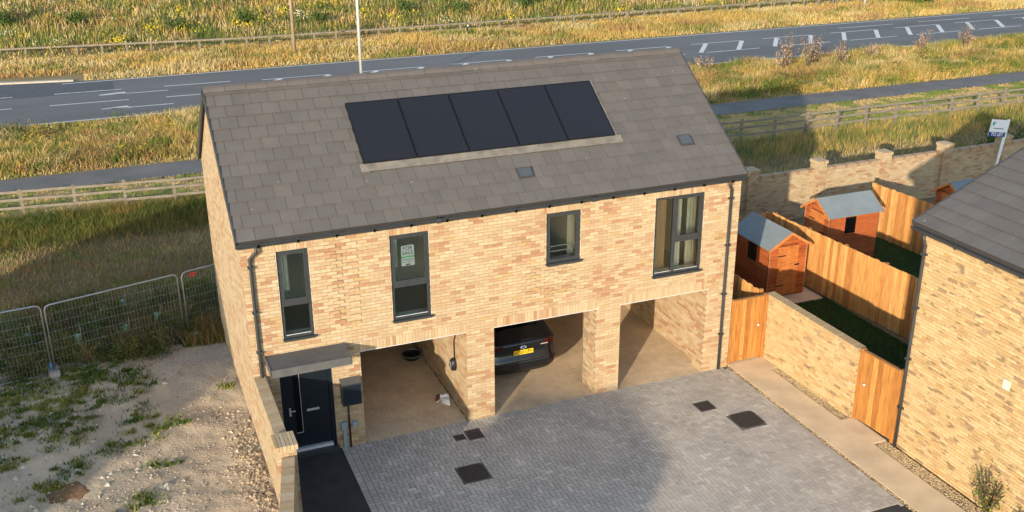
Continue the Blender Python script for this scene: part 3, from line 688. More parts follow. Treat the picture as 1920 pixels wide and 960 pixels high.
def car_part(name, F, m, off=0, parent=car):
    me = bpy.data.meshes.new(name); ids = sorted({v for f in F for v in f}); mp = {v: i for i, v in enumerate(ids)}
    V = []
    for v in ids:
        x, y, z = CV[v]; l = math.hypot(x, min(0, y-1.2)) or 1
        V.append((x+off*x/l, y+off*min(0, y-1.2)/l, z+off*.3))
    me.from_pydata(V, [], [tuple(mp[v] for v in f) for f in F]); me.materials.append(MATS[m])
    for p in me.polygons: p.use_smooth = True
    return add(name, me, parent)
bf = loft_faces(0, len(LV)-1)+[tuple((len(LV)-1)*nn+j for j in range(nn)), tuple(range(nn))[::-1]]
body = car_part('body', bf, 'carpaint')
def is_rear(j, lim=.62): 
    x, y, z = OUT[3][j]; x2, y2, z2 = OUT[3][(j+1) % nn]; return y < .25 and y2 < .25 and abs(x) < lim*1.3 and abs(x2) < lim*1.3
rw = car_part('rear_window', loft_faces(9, 12, lambda i, j: is_rear(j, .6)), 'carglass', .006)
for s in (-1, 1):
    car_part('side_window', loft_faces(9, 12, lambda i, j: (OUT[3][j][0]*s > .9 and .7 < OUT[3][j][1] and OUT[3][(j+1) % nn][1] > .7)), 'carglass', .006)
    car_part('tail_light', loft_faces(6, 8, lambda i, j: OUT[3][j][0]*s > .38 and OUT[3][(j+1) % nn][0]*s > .38 and OUT[3][j][1] < .33 and OUT[3][(j+1) % nn][1] < .33), 'smoke', .008)
    car_part('reflector', loft_faces(2, 3, lambda i, j: OUT[3][j][0]*s > .78 and OUT[3][(j+1) % nn][0]*s > .78 and OUT[3][j][1] < .2 and OUT[3][(j+1) % nn][1] < .2), 'red', .006)
car_part('bumper', loft_faces(0, 2, lambda i, j: OUT[3][j][1] < .5), 'blackplastic', .004)
add('spoiler', boxes('spoiler', [(-.6, .6, .30, .52, 1.545, 1.575)], 'carpaint'), car)
add('wiper', boxes('wiper', [(-.05, .32, .098, .112, 1.15, 1.165)], 'blackplastic'), car)
add('bumper_strip', boxes('bumper_strip', [(-.62, .62, -.008, .01, .60, .615)], 'anthracite'), car)
pl = add('number_plate', boxes('number_plate', [(-.26, .26, .045, .062, .80, .915)], 'yellow'), car)
put_text(pl, 'KP24 CPV', .112, 'black', 0, .043, .857, bold=.0015)
o = add('badge', lathe('badge', [(.0, .008), (.055, .006), (.06, 0)], 'blue', 20), car, loc=(0, .052, .985)); o.rotation_euler = (math.pi/2, 0, 0); o.scale = (1.15, .62, 1)
o2 = add('badge_ring', lathe('badge_ring', [(.058, .004), (.062, .009), (.068, .004)], 'chrome', 20), car, loc=(0, .052, .985)); o2.rotation_euler = (math.pi/2, 0, 0); o2.scale = (1.15, .62, 1)
add('trim_letters', boxes('trim_letters', [(.47, .66, .062, .075, .975, .995), (.50, .63, .052, .07, .70, .715)], 'chrome'), car)
for x in (-.80, .80):
    for y in (.85, 3.6):
        wh = add('wheel', tube('wheel', [(x-.11, y, .35), (x+.11, y, .35)], .345, 'tyre', 24), car)
        add('rim', tube('rim', [(x-.115, y, .35), (x+.115, y, .35)], .22, 'silver', 16), wh)

# ================================================================== left screen wall
sw = thing('screen_wall', 'tall buff brick screen wall running forward from the left house corner', 'wall')
def brick_wall(root, p0, p1, h, th, pal, nind, coping=True, z0=0, faces='both'):
    a = Vector((*p0, z0)); b = Vector((*p1, z0)); u = (b-a); L = u.length; u.normalize(); n = Vector((u.y, -u.x, 0))
    hc = h-(.11 if coping else 0)
    core = add('wall_core', boxes('wall_core', [(0, L, -th+.007, -.007, 0, hc)], 'mortar', MF(a, u, n)), root)
    brick_field(core, MF(a, u, n), course_bricks(L, hc), pal, nind)
    if faces == 'both': brick_field(core, MF(b-n*th, -u, -n), course_bricks(L, hc), pal, nind//3)
    if coping:
        P, W_ = (PAL_A, PW_A) if pal == 'A' else (PAL_B, PW_B)
        m = int(L/.075); st = L/m; B = [(i*st+.004, (i+1)*st-.004, -th-.006, .006, hc+.006, h) for i in range(m)]
        tt = P[rng.choice(len(P), m, p=W_/W_.sum())]*.92
        add('coping_bed', boxes('coping_bed', [(0, L, -th+.002, -.002, hc, h-.006)], 'mortar', MF(a, u, n)), root)
        for i in range(m):
            k = ('cop', pal, th, round(st, 4), i % 7)
            if k not in _bm: _bm[k] = boxes('coping_brick', [(.004, st-.004, -th-.006, .006, .006, .11)], 'brick', tint=tt[i])
            add('coping_brick', _bm[k], root, mw=MF(a, u, n) @ Matrix.Translation((i*st, 0, hc)))
brick_wall(sw, (0, -2.62), (0, -.003), 2.12, .22, 'A', 90) if False else None
# outward normal must face -x: run from y=-.003 to -2.6
brick_wall(sw, (0, -.004), (0, -2.6), 2.12, .225, 'A', 120)
def pier(root, x0, x1, y0, y1, h, pal, nind=20, cap=True):
    core = add('pier', boxes('pier', [(x0+.007, x1-.007, y0+.007, y1-.007, 0, h)], 'mortar'), root)
    for o, u, n, L in (((x0, y0, 0), (1, 0, 0), (0, -1, 0), x1-x0), ((x1, y0, 0), (0, 1, 0), (1, 0, 0), y1-y0), ((x1, y1, 0), (-1, 0, 0), (0, 1, 0), x1-x0), ((x0, y1, 0), (0, -1, 0), (-1, 0, 0), y1-y0)):
        brick_field(core, MF(o, u, n), course_bricks(L, h), pal, nind)
    if cap:
        n = max(2, round((x1-x0+.06)/.075)); st = (x1-x0+.06)/n; P, W_ = (PAL_A, PW_A) if pal == 'A' else (PAL_B, PW_B)
        for i in range(n): add('cap_brick', boxes('cap_brick', [(x0-.03+i*st+.004, x0-.03+(i+1)*st-.004, y0-.03, y1+.03, h, h+.105)], 'brick', tint=P[rng.choice(len(P), p=W_/W_.sum())]), root)
pier(sw, -.06, .30, -3.05, -2.6, 2.1, 'A', 16)
brick_wall(sw, (.02, -3.06), (-.42, -5.25), 1.98, .225, 'A', 60)

# ================================================================== garden wall, gates, fences on the right
gw = thing('garden_wall', 'buff brick garden wall with brown flecks between two timber gates', 'wall')
brick_wall(gw, (12.93, .16), (12.98, -3.28), 1.80, .225, 'B', 300)
brick_field(gw.children[0], MF((13.155, .16, 0), (-1, 0, 0), (0, 1, 0)), course_bricks(.225, 1.69), 'B', 0)
brick_field(gw.children[0], MF((12.98, -3.28, 0), (1, 0, 0), (0, -1, 0)), course_bricks(.225, 1.69), 'B', 0)
TCOL = np.array([(.70, .36, .115), (.62, .30, .09), (.80, .46, .165), (.54, .245, .07), (.72, .38, .12)])*np.array((.92, .86, .78))
def board_mesh(w, h, th, ti, key, m='timber', pal=None):
    k = (key, round(w, 3), round(h, 3), ti, m)
    if k not in _bm: _bm[k] = boxes(key, [(0.004, w-.004, 0, th, 0, h)], m, tint=(TCOL if pal is None else pal)[ti])
    return _bm[k]
GCOL = TCOL*np.array((.72, .66, .52))
def gate(label, p0, p1, h, knob_s=1):
    a = Vector((*p0, 0)); b = Vector((*p1, 0)); u = b-a; L = u.length; u.normalize(); n = Vector((u.y, -u.x, 0))
    g = thing('garden_gate', label, 'gate', a); g.matrix_world = MF(a, u, n)
    for x in (0, L-.09): add('post', boxes('post', [(x, x+.09, -.09, 0.012, 0, h+.02)], 'timber', tint=GCOL[1]), g)
    nb = 7; w = (L-.19)/nb
    for i in range(nb): add('board', board_mesh(w, h-.08, .02, i % 5, 'gate_board', pal=GCOL), g, loc=(.095+i*w, -.03+(.004 if i % 2 else 0), .05))
    for z in (.3, .95, 1.55): add('rail', boxes('rail', [(.1, L-.1, -.075, -.031, z, z+.09)], 'timber', tint=TCOL[3]), g)
    add('top_cap', boxes('top_cap', [(.095, L-.095, -.07, .01, h-.03, h)], 'timber', tint=TCOL[3]*.7), g)
    o = add('latch', lathe('latch', [(0, .05), (.03, .045), (.035, .02), (.015, .0)], 'chrome', 14), g, loc=(L-.25 if knob_s > 0 else .25, 0, 1.0)); o.rotation_euler = (-math.pi/2, 0, 0)
    return g
gate('orange timber side gate beside the right corner of the coach house', (11.80, .06), (12.91, .06), 1.80, 1)
gate('orange timber side gate between garden wall end and neighbouring house', (13.04, -3.31), (13.12, -4.57), 1.80, -1)
def board_fence(label, p0, p1, h, step=.145, z0=0, wavy=.012, n=None):
    a = Vector((*p0, z0)); b = Vector((*p1, z0)); u = b-a; L = u.length; u.normalize(); nrm = Vector((u.y, -u.x, 0))
    f = thing('board_fence', label, 'fence', group='garden fences'); f.matrix_world = MF(a, u, nrm)
    nb = int(L/step); w = L/nb
    for i in range(nb): add('board', board_mesh(w*1.05, h, .018, int(rng.integers(0, 5)), 'board'), f, loc=(i*w, (.020 if i % 2 else 0), rng.uniform(-wavy, wavy)))
    for z in (.25, .9, h-.25): add('rail', boxes('rail', [(0, L, -.045, -.003, z, z+.08)], 'timber', tint=TCOL[3]), f)
    k = int(L/1.8)+1
    for i in range(k+1): add('post', boxes('post', [(min(i*L/k, L-.09), min(i*L/k, L-.09)+.09, -.135, -.047, 0, h-.02)], 'timber', tint=TCOL[1]*.9), f)
    add('gravel_board', boxes('gravel_board', [(0, L, -.02, -.001, -.02, .14)], 'timber', tint=TCOL[3]*.6), f)
    return f
board_fence('long timber fence dividing the two lawns, running past the near shed', (16.80, 5.35), (17.40, -4.0), 1.8)
board_fence('short timber fence behind the near shed, facing the drive', (12.9, 5.37), (16.72, 5.37), 1.8)
board_fence('timber fence between the far lawn and the third shed', (21.75, 6.6), (22.25, 0), 1.8)
board_fence('timber fence behind the side gate, beside the coach house', (12.88, 5.3), (12.88, .42), 1.8)
# back boundary wall
bw = thing('boundary_wall', 'long buff brick boundary wall with capped piers behind the gardens', 'wall')
brick_wall(bw, (11.9, 8.70), (40, 8.70), 1.78, .225, 'A', 60)
for i in range(9): pier(bw, 12.5+i*2.88-.17+.02, 12.5+i*2.88+.25, 8.58, 9.0, 1.98, 'A', 0)
# ---- sheds
SC = np.array([(.50, .135, .036), (.45, .12, .03), (.54, .155, .042), (.40, .105, .027), (.48, .135, .036)])*np.array((.86, .80, .78))
def shed(label, loc, rz, w, dpt, he, hr, win_side=1, winpos=(.35, .62), open_look=False):
    s = thing('garden_shed', label, 'shed', loc, rz, 'garden sheds'); wl = .11
    # door gable faces local -y ; ridge runs along y ; width along x
    add('frame_box', prism('frame_box', [(-w/2+.02, .0), (w/2-.02, 0), (w/2-.02, he-.03), (0, hr-.05), (-w/2+.02, he-.03)], .02, dpt-.02, 'shedwood', 'y', tint=SC[3]*.8), s)
    nb = int(he/wl)
    for side in (-1, 1):
        for k in range(nb):
            z = k*wl
            segs = [(0, dpt)]
            if side == win_side and z+wl > .95 and z < 1.5: segs = [(0, dpt*winpos[0]), (dpt*winpos[1], dpt)]
            for a, b in segs:
                V = np.array([(0, a, 0), (.022, a, 0), (.022, b, 0), (0, b, 0), (0, a, wl), (.008, a, wl), (.008, b, wl), (0, b, wl)], float)
                V[:, 0] *= side; V[:, 0] += side*(w/2-.02); V[:, 2] += z
                F = BQ if side > 0 else BQ[:, ::-1]
                add('cladding_board', mesh_np('cladding_board', V, F, None, 'shedwood', np.tile(SC[int(rng.integers(0, 5))], (8, 1))), s)
        if side == win_side:
            wn_ = add('window', boxes('window', [(-.005, .012, dpt*winpos[0]+.03, dpt*winpos[1]-.03, .96, 1.48)], 'carglass', Matrix.Translation((side*(w/2-.015), 0, 0))), s)
            add('frame', boxes('frame', [(0, .03, dpt*winpos[0], dpt*winpos[0]+.035, .92, 1.52), (0, .03, dpt*winpos[1]-.035, dpt*winpos[1], .92, 1.52), (0, .03, dpt*winpos[0]+.035, dpt*winpos[1]-.035, .92, .955)], 'shedwood', Matrix.Translation((side*(w/2-.005)-(.03 if side < 0 else 0), 0, 0)), tint=SC[2]), wn_)
    n2 = int(hr/wl)
    for k in range(n2):
        z = k*wl; hw = w/2 if z+wl <= he else max(.0, w/2*(hr-z-wl)/(hr-he))
        if hw < .05: continue
        if z < he-.02: segs = [(-hw, -.36), (.36, hw)]
        else: segs = [(-hw, hw)]
        for a, b in segs:
            if b-a > .03: add('cladding_board', boxes('cladding_board', [(a, b, -.02, .02, z, z+wl-.004)], 'shedwood', tint=SC[int(rng.integers(0, 5))]), s)
    dz = he-.03; dd = add('door', boxes('door', [(-.35, .35, -.035, .0, .06, dz)], 'shedwood', tint=(.54, .18, .043)), s)
    for k in range(5): add('door_board', boxes('door_board', [(-.35+k*.14+.002, -.35+(k+1)*.14-.002, -.045, -.035, .06, dz)], 'shedwood', tint=(np.array((.54, .18, .043))*(1+.06*((k*7) % 3-1)))), dd)
    for z in (.35, dz-.3): add('hinge', boxes('hinge', [(-.36, -.1, -.052, -.045, z, z+.035)], 'black'), dd)
    add('hasp', boxes('hasp', [(.24, .40, -.056, -.045, .95, 1.0)], 'black'), dd)
    for x in (-w/2, w/2-.035): add('corner_trim', boxes('corner_trim', [(x, x+.035, -.03, 0.0, 0, he)], 'shedwood', tint=(.5, .22, .09)), s)
    oh = .1; sl = (hr-he)/(w/2); xe = w/2+oh; ze = he-sl*oh
    rf = add('roof', prism('roof', [(-xe, ze), (0, hr), (xe, ze), (xe, ze+.025), (0, hr+.03), (-xe, ze+.025)], -.12, dpt+.1, 'felt', 'y'), s)
    add('bargeboard', prism('bargeboard', [(-xe, ze-.07), (0, hr-.07), (xe, ze-.07), (xe, ze+.02), (0, hr+.02), (-xe, ze+.02)], -.145, -.121, 'shedwood', 'y', tint=(.55, .21, .06)), rf)
    add('bargeboard', prism('bargeboard', [(-xe, ze-.07), (0, hr-.07), (xe, ze-.07), (xe, ze+.02), (0, hr+.02), (-xe, ze+.02)], dpt+.101, dpt+.125, 'shedwood', 'y', tint=(.45, .16, .05)), rf)
    return s
shed('orange-brown shed nearest the coach house with its door facing the drive', (15.78, 3.12, .03), 0, 1.32, 1.75, 1.62, 2.02, -1, (.30, .62))
shed('orange-brown shed on the far lawn with a window facing the drive', (18.5, 5.28, .03), -math.pi/2, 1.25, 1.9, 1.62, 2.02, 1, (.28, .55))
shed('dark red shed at the far right, mostly hidden by the neighbouring roof', (23.6, 4.95, .03), -math.pi/2, 1.25, 1.9, 1.62, 2.02, 1, (.3, .6))

# ================================================================== right house
rh = thing('neighbour_house', 'neighbouring buff brick house with grey roof at the right edge', 'house')
RX, RYE, RL = 13.12, -4.60, 11.5
M = MF((RX, RYE, 0), (0, -1, 0), (-1, 0, 0))
rwl = wall_core('side_wall', M, [(0, RL, 0, 5.1)], .3, rh)
brick_field(rwl, M, course_bricks(RL, 5.1), 'B', 300)
RHS = .455; gx = 8.6
add('gable_wall', prism('gable_wall', [(RX+.01, 0), (RX+gx, 0), (RX+gx, 5.1), (RX+gx/2, 5.1+RHS*gx/2), (RX+.01, 5.1)], RYE-.3, RYE, 'mortar', 'y'), rh)
brick_field(rh.children[-1], MF((RX+gx, RYE+.007, 0), (-1, 0, 0), (0, 1, 0)), course_bricks(gx, 5.0), 'B', 0)
add('rear_wall', boxes('rear_wall', [(RX+gx-.3, RX+gx, RYE-RL, RYE-.31, 0, 5.1), (RX+.3, RX+gx-.3, RYE-RL, RYE-RL+.3, 0, 5.1)], 'mortar'), rh)
s2 = Vector((1, 0, RHS)).normalized(); n2 = Vector((-s2.z, 0, s2.x)); RSL = gx/2*math.sqrt(1+RHS**2)+.15
RMH = Matrix((Vector((0, -1, 0)), s2, n2)).transposed().to_4x4(); RMH.translation = Vector((RX-.12, RYE+.26, 5.19))
rroof = add('roof', boxes('roof', [(0.01, RL+.4, 0.02, RSL, -.08, -.004)], 'tile_under', RMH), rh)
tiles(rroof, RMH, 0, RL+.4, RSL, nmax=150)
vent_unit(2.2, 2.55, 1.9, 2.2, RMH, rroof)
s3 = Vector((-1, 0, RHS)).normalized(); RMH2 = Matrix((Vector((0, 1, 0)), s3, Vector((s3.z, 0, -s3.x)))).transposed().to_4x4(); RMH2.translation = Vector((RX+gx+.12, RYE-RL-.15, 5.19))
add('rear_slope', boxes('rear_slope', [(0, RL+.4, 0, RSL, -.08, .03)], 'tile', RMH2, tint=(.075, .068, .064)), rroof)
add('verge_trim', boxes('verge_trim', [(-.03, -.003, 0, RSL, -.12, .045)], 'fascia', RMH), rroof)
add('fascia', boxes('fascia', [(RX-.03, RX-.003, RYE-RL, RYE+.24, 4.98, 5.13)], 'fascia'), rh)
gx0 = RX-.105
g2 = [(gx0-.062*math.cos(math.pi*j/NG), 5.125-.085*math.sin(math.pi*j/NG)) for j in range(NG+1)]+[(gx0-.056*math.cos(math.pi*j/NG), 5.125-.078*math.sin(math.pi*j/NG)) for j in range(NG, -1, -1)]
gt2 = add('gutter', prism('gutter', g2, RYE+.27, RYE-RL, 'anthracite', 'y'), rh)
for k in range(10): y = RYE-.15-k*.8; add('bracket', boxes('bracket', [(RX-.178, RX-.035, y-.02, y+.02, 5.03, 5.10)], 'anthracite'), gt2)
downpipe([(gx0, RYE-.08, 5.06), (gx0, RYE-.08, 4.93), (RX-.06, RYE-.10, 4.8), (RX-.06, RYE-.10, 2.5), (RX-.06, RYE-.10, .02)], rh, [(RX-.06, RYE-.10, z) for z in (4.6, 3.4, 2.2, 1.0)], 'x')
add('wall_vent', boxes('wall_vent', [(RX-.03, RX+.0, -7.26, -7.10, 2.72, 2.92)], 'ventwhite'), rh)

# ================================================================== fences, posts, signs in the background
pf = thing('post_and_rail_fence', 'weathered timber post and rail fence along the mown verge', 'fence')
px = [-10.6+1.745*i for i in range(34)]
fy = lambda x: float(np.interp(x, [-11, -5.4, -.2, 25, 50], [20.4, 19.7, 19.05, 18.05, 18.3]))
GC = None
pm = boxes('post', [(-.055, .055, -.055, .055, -.1, 1.12)], 'greytimber')
for i, x in enumerate(px):
    o = add('post', pm, pf, loc=(x, fy(x), rng.uniform(-.03, .03))); o.rotation_euler = (rng.normal(0, .02), rng.normal(0, .02), 0)
    if i:
        x0 = px[i-1]
        for z in (.42, .74, 1.02):
            a = Vector((x0, fy(x0)-.075, z+rng.uniform(-.02, .02))); b = Vector((x, fy(x)-.075, z+rng.uniform(-.02, .02))); u = (b-a); L = u.length; u.normalize()
            n = Vector((0, -1, 0)); n = (n-u*n.dot(u)).normalized(); MM = Matrix((u, n, u.cross(n))).transposed().to_4x4(); MM.translation = a
            add('rail', boxes('rail', [(-.04, L+.04, -.02, .02, -.045, .045)], 'greytimber', None), pf, mw=MM)
kr = thing('knee_rail', 'low timber knee rail along the far side of the road', 'fence')
kx = [-11+1.54*i for i in range(56)]
ky = lambda x: float(np.interp(x, [-11, -6.6, 7.3, 20, 45, 75], [54.6, 54.1, 52.3, 52.2, 52.4, 53.2]))
km = boxes('post', [(-.06, .06, -.06, .06, -.1, .6)], 'greytimber')
for i, x in enumerate(kx):
    add('post', km, kr, loc=(x, ky(x), 0))
    if i:
        x0 = kx[i-1]; a = Vector((x0, ky(x0), .62)); b = Vector((x, ky(x), .62)); u = (b-a); L = u.length; u.normalize(); n = Vector((u.y, -u.x, 0)); MM = Matrix((u, n, u.cross(n))).transposed().to_4x4(); MM.translation = a
        if 'krail' not in _bm: _bm['krail'] = boxes('rail', [(-.01, 1.545, -.07, .07, -.05, .05)], 'greytimber')
        add('rail', _bm['krail'], kr, mw=MM)
def column(name, label, cat, x, y, h, r0, r1, m):
    t = thing(name, label, cat, (x, y, 0)); add('shaft', tube('shaft', [(0, 0, -.1), (0, 0, h)], r0, m, 12, r2=r1), t); return t
lc = column('lamp_column', 'pale grey steel lamp column rising behind the roof ridge', 'street lamp', 10.5, 32.4, 9, .085, .06, 'lamp')
add('base_sleeve', tube('base_sleeve', [(0, 0, -.1), (0, 0, 1.2)], .105, 'lamp', 12), lc)
add('lamp_head', boxes('lamp_head', [(-.12, .12, -.1, 1.1, 8.95, 9.05)], 'lamp'), lc)
tp = column('wooden_pole', 'brown wooden pole standing in the far verge', 'pole', 9.85, 47.6, 8, .12, .09, 'poletimber')
add('crossarm', boxes('crossarm', [(-.6, .6, -.05, .05, 7.4, 7.5)], 'poletimber'), tp)
wp = column('marker_post', 'pale post on the far verge at the top right', 'post', 57.9, 50.1, 3.0, .12, .10, 'lamp')
add('cap', boxes('cap', [(-.14, .14, -.14, .14, 3.0, 3.06)], 'lamp'), wp)
bp_ = column('bollard', 'short black marker post in the far verge before the knee rail', 'post', 22.8, 50.4, .9, .06, .06, 'black'); add('reflector', boxes('reflector', [(-.05, .05, -.07, -.058, .7, .82)], 'white'), bp_)
for i, (x, y) in enumerate([(-4.5, 72), (-2.8, 73), (10.5, 66), (13, 66), (17.5, 65), (24.5, 63), (28, 63.5), (30, 63), (1.6, 69), (3.5, 70)]):
    st = thing('sapling_stake', 'pale sapling stake on the far embankment, '+['second from the left edge','leftmost of the pair at the upper left','left of the wooden pole','between the wooden pole and the lamp column','just right of the lamp column','above the middle of the roof ridge','left of a close pair above the ridge','right of a close pair above the ridge','above the left roof end','nearest to the wooden pole on its left'][i], 'stake', (x, y, float(z_bank(np.array([x]), np.array([y]))[0])), group='stakes on the embankment')
    add('stake', boxes('stake', [(-.03, .03, -.03, .03, -.1, 1.2)], 'greytimber'), st); add('tie', boxes('tie', [(-.04, .04, -.045, .045, .85, .92)], 'black'), st)
# TO LET board
tl = thing('to_let_sign', 'white and blue TO LET board on a leaning pole above the boundary wall', 'sign', (29.15, 8.45, -.2)); tl.rotation_euler = (0, R(8), 0)
add('pole', boxes('pole', [(-.045, .045, -.03, .03, 0, 3.02)], 'white'), tl)
bd = add('board', boxes('board', [(-.90, -.05, -.05, -.035, 2.35, 3.0)], 'white'), tl)
add('band', boxes('band', [(-.90, -.05, -.054, -.05, 2.35, 2.53)], 'blue'), bd)
put_text(bd, 'TO LET', .19, 'white', -.475, -.057, 2.44, bold=.004)
add('emblem', prism('emblem', [(-.82, 2.82), (-.76, 2.74), (-.70, 2.86), (-.69, 2.95), (-.76, 2.88), (-.82, 2.93)], -.056, -.051, 'teal', 'y'), bd)
add('print_line', boxes('print_line', [(-.72, -.2, -.053, -.05, 2.64, 2.68)], 'greybox'), bd)
# ---- mesh site fence
def heras(label, p0, p1, z, tilt=0, blue=False):
    a = Vector((*p0, z)); b = Vector((*p1, z)); u = b-a; L = u.length; u.normalize(); n = Vector((u.y, -u.x, 0))
    f = thing('mesh_fence_panel', label, 'fence panel', group='site fence panels'); f.matrix_world = MF(a, u, n) @ Matrix.Rotation(tilt, 4, 'X')
    r = .12; H = 1.98
    add('frame', tube('frame', [(0, 0, -.1), (0, 0, H-r), (r*.3, 0, H-r*.3), (r, 0, H), (L-r, 0, H), (L-r*.3, 0, H-r*.3), (L, 0, H-r), (L, 0, -.1)], .021, 'galv', 8), f)
    add('bottom_rail', tube('bottom_rail', [(0, 0, .12), (L, 0, .12)], .018, 'galv', 8), f)
    nv = int(L/.08); B = [(i*L/nv-.0018, i*L/nv+.0018, -.002, .002, .12, H) for i in range(1, nv)]+[(0, L, -.0045, -.0015, z_-.002, z_+.002) for z_ in np.arange(.3, H, .24)]
    add('wire_mesh', boxes('wire_mesh', B, 'galv'), f, kind='stuff')
    if blue: add('tape', tube('tape', [(L, 0, .14), (L, 0, .42)], .032, 'bluetape', 8), f)
    return f
ZH = .14
heras('leftmost mesh site fence panel, cut off by the picture edge', (-7.6, 5.25), (-4.24, 5.62), ZH+.05, blue=True)
heras('middle mesh site fence panel before the planted strip', (-4.16, 5.66), (-.98, 6.52), ZH)
rp_ = heras('mesh site fence panel with a red notice, against the gable', (-.86, 6.56), (2.45, 7.55), ZH)
nt_ = add('notice', boxes('notice', [(.22, .40, -.03, -.022, 1.80, 1.90)], 'signred'), rp_); add('notice_band', boxes('notice_band', [(.22, .40, -.033, -.03, 1.835, 1.865)], 'white'), nt_)
for x, y, rz, lab in [(-.92, 6.5, .3, 'concrete fence foot under the panels nearest the gable'), (-4.2, 5.62, .15, 'concrete fence foot under the blue taped post')]:
    t = thing('fence_foot', lab, 'fence foot', (x, y, float(z_left(np.array([x]), np.array([y]))[0])), rz, 'fence feet')
    add('block', prism('block', [(-.1, -.34), (.1, -.34), (.12, -.25), (.12, .25), (.1, .34), (-.1, .34), (-.12, .25), (-.12, -.25)], -.05, .13, 'kerb'), t)
tb = thing('timber_offcut', 'pale timber block leaning at the fence foot by the gable', 'timber block', (-.72, 6.2, .16), .2); add('block', boxes('block', [(-.09, .09, -.05, .05, 0, .32)], 'greytimber'), tb); add('end_cap', boxes('end_cap', [(-.095, .095, -.055, .055, .32, .35)], 'kerb'), tb)
for x, y, tl_, lab in [(-1.72, 7.3, .25, 'green tree guard tube leaning behind the middle fence panel'), (-2.40, 8.8, .0, 'upright green tree guard tube farthest back behind the site fence'), (-3.60, 6.6, .05, 'green tree guard tube nearest the blue taped post'), (-4.75, 7.2, -.08, 'green tree guard tube behind the leftmost fence panel'), (-2.45, 6.75, .1, 'green tree guard tube close behind the middle fence panel')]:
    t = thing('tree_guard', lab, 'tree guard', (x, y, float(z_left(np.array([x]), np.array([y]))[0]))); t.rotation_euler = (0, tl_, 0); t['group'] = 'tree guards'
    add('tube', tube('tube', [(0, 0, 0), (0, 0, .6)], .065, 'guard', 12, r2=.075), t); add('stake', boxes('stake', [(.06, .09, -.015, .015, -.1, .8)], 'greytimber'), t)

# ================================================================== vegetation
def blades(name, pts, h, w, cols, label=None, cat=None, lean=.35, kind='stuff', m='grass', nb=1):
    """pts (n,3) roots; h (n,), w (n,), cols (n,3): bent tapered blades"""
    n = len(pts); th = rng.uniform(0, 2*np.pi, n); dx, dy = np.cos(th), np.sin(th); le = rng.uniform(.1, 1, n)*lean*h
    ph = rng.uniform(0, 2*np.pi, n); ex, ey = np.cos(ph)*le, np.sin(ph)*le
    V = np.empty((n, 5, 3)); wx, wy = dx*w/2, dy*w/2
    V[:, 0] = pts-np.c_[wx, wy, np.zeros(n)]; V[:, 1] = pts+np.c_[wx, wy, np.zeros(n)]
    mid = pts+np.c_[ex*.35, ey*.35, h*.55]
    V[:, 2] = mid+np.c_[wx, wy, np.zeros(n)]*.8; V[:, 3] = mid-np.c_[wx, wy, np.zeros(n)]*.8
    V[:, 4] = pts+np.c_[ex, ey, h]
    i = np.arange(n)*5; F4 = np.c_[i, i+1, i+2, i+3]; F3 = np.c_[i+3, i+2, i+4]
    c = np.repeat(cols, 5, 0)
    return add(name, mesh_np(name, V.reshape(-1, 3), F4, F3, m, c, 'col'), kind=kind, label=label, cat=cat)
GOLD = np.array((.47, .32, .095)); TAN = np.array((.50, .385, .175)); OLIVE = np.array((.20, .20, .045)); GREEN = np.array((.105, .145, .03)); RUST = np.array((.34, .20, .085)); DULL = np.array((.23, .165, .085)); YEL = np.array((.55, .42, .03)); WHITE = np.array((.7, .68, .6))
def in_view(p, mx=60, my=40):
    v = p-CAM; fw_ = np.array(_fw); r_ = np.array(_r2); u_ = np.array(_u2); z = v@fw_; x = 960+_f*(v@r_)/z; y = 480-_f*(v@u_)/z
    return (z > 0) & (x > -mx) & (x < 1920+mx) & (y > -my) & (y < 960+my)
def zone(x0, x1, y0, y1, n, zf=None):
    p = np.c_[rng.uniform(x0, x1, n), rng.uniform(y0, y1, n), np.zeros(n)]
    if zf is not None: p[:, 2] = zf(p[:, 0], p[:, 1])
    return p[in_view(p)]
def mixcol(p, table, sc=2.0, seed=11, jit=.2, con=7.0):
    """table: list of (weight, colour); weight shaped by its own noise field"""
    S = np.zeros((len(p), len(table)))
    for k, (w, c) in enumerate(table): S[:, k] = w*np.exp(con*(vnoise(p[:, 0]+200, p[:, 1]*1.6+200, sc, seed+k)-.5)+3.5*(vnoise(p[:, 0]+90, p[:, 1]+90, sc/4, seed+40+k)-.5))
    S /= S.sum(1, keepdims=True); cs = S.cumsum(1); k = (rng.random((len(p), 1)) > cs).sum(1).clip(0, len(table)-1)
    return np.array([c for _, c in table])[k]*(1+rng.uniform(-jit, jit, (len(p), 1)))
# near road verge: tall golden grass
p = zone(-10, 75, 25.15, 34.2, 190000); nz = vnoise(p[:, 0]+30, p[:, 1]+30, 2.5, 21)
edge = np.clip(np.minimum(p[:, 1]-25.1, 34.3-p[:, 1])/.9, .25, 1)
blades('verge_grass', p, (.12+.58*nz)*edge*rng.uniform(.5, 1.2, len(p)), rng.uniform(.012, .035, len(p)), mixcol(p, [(1.2, GOLD), (.9, TAN), (1.2, OLIVE), (.8, GREEN), (.5, RUST)], 1.6, 11), 'tall golden grass on the verge between footpath and road', 'grass', lean=1.0)
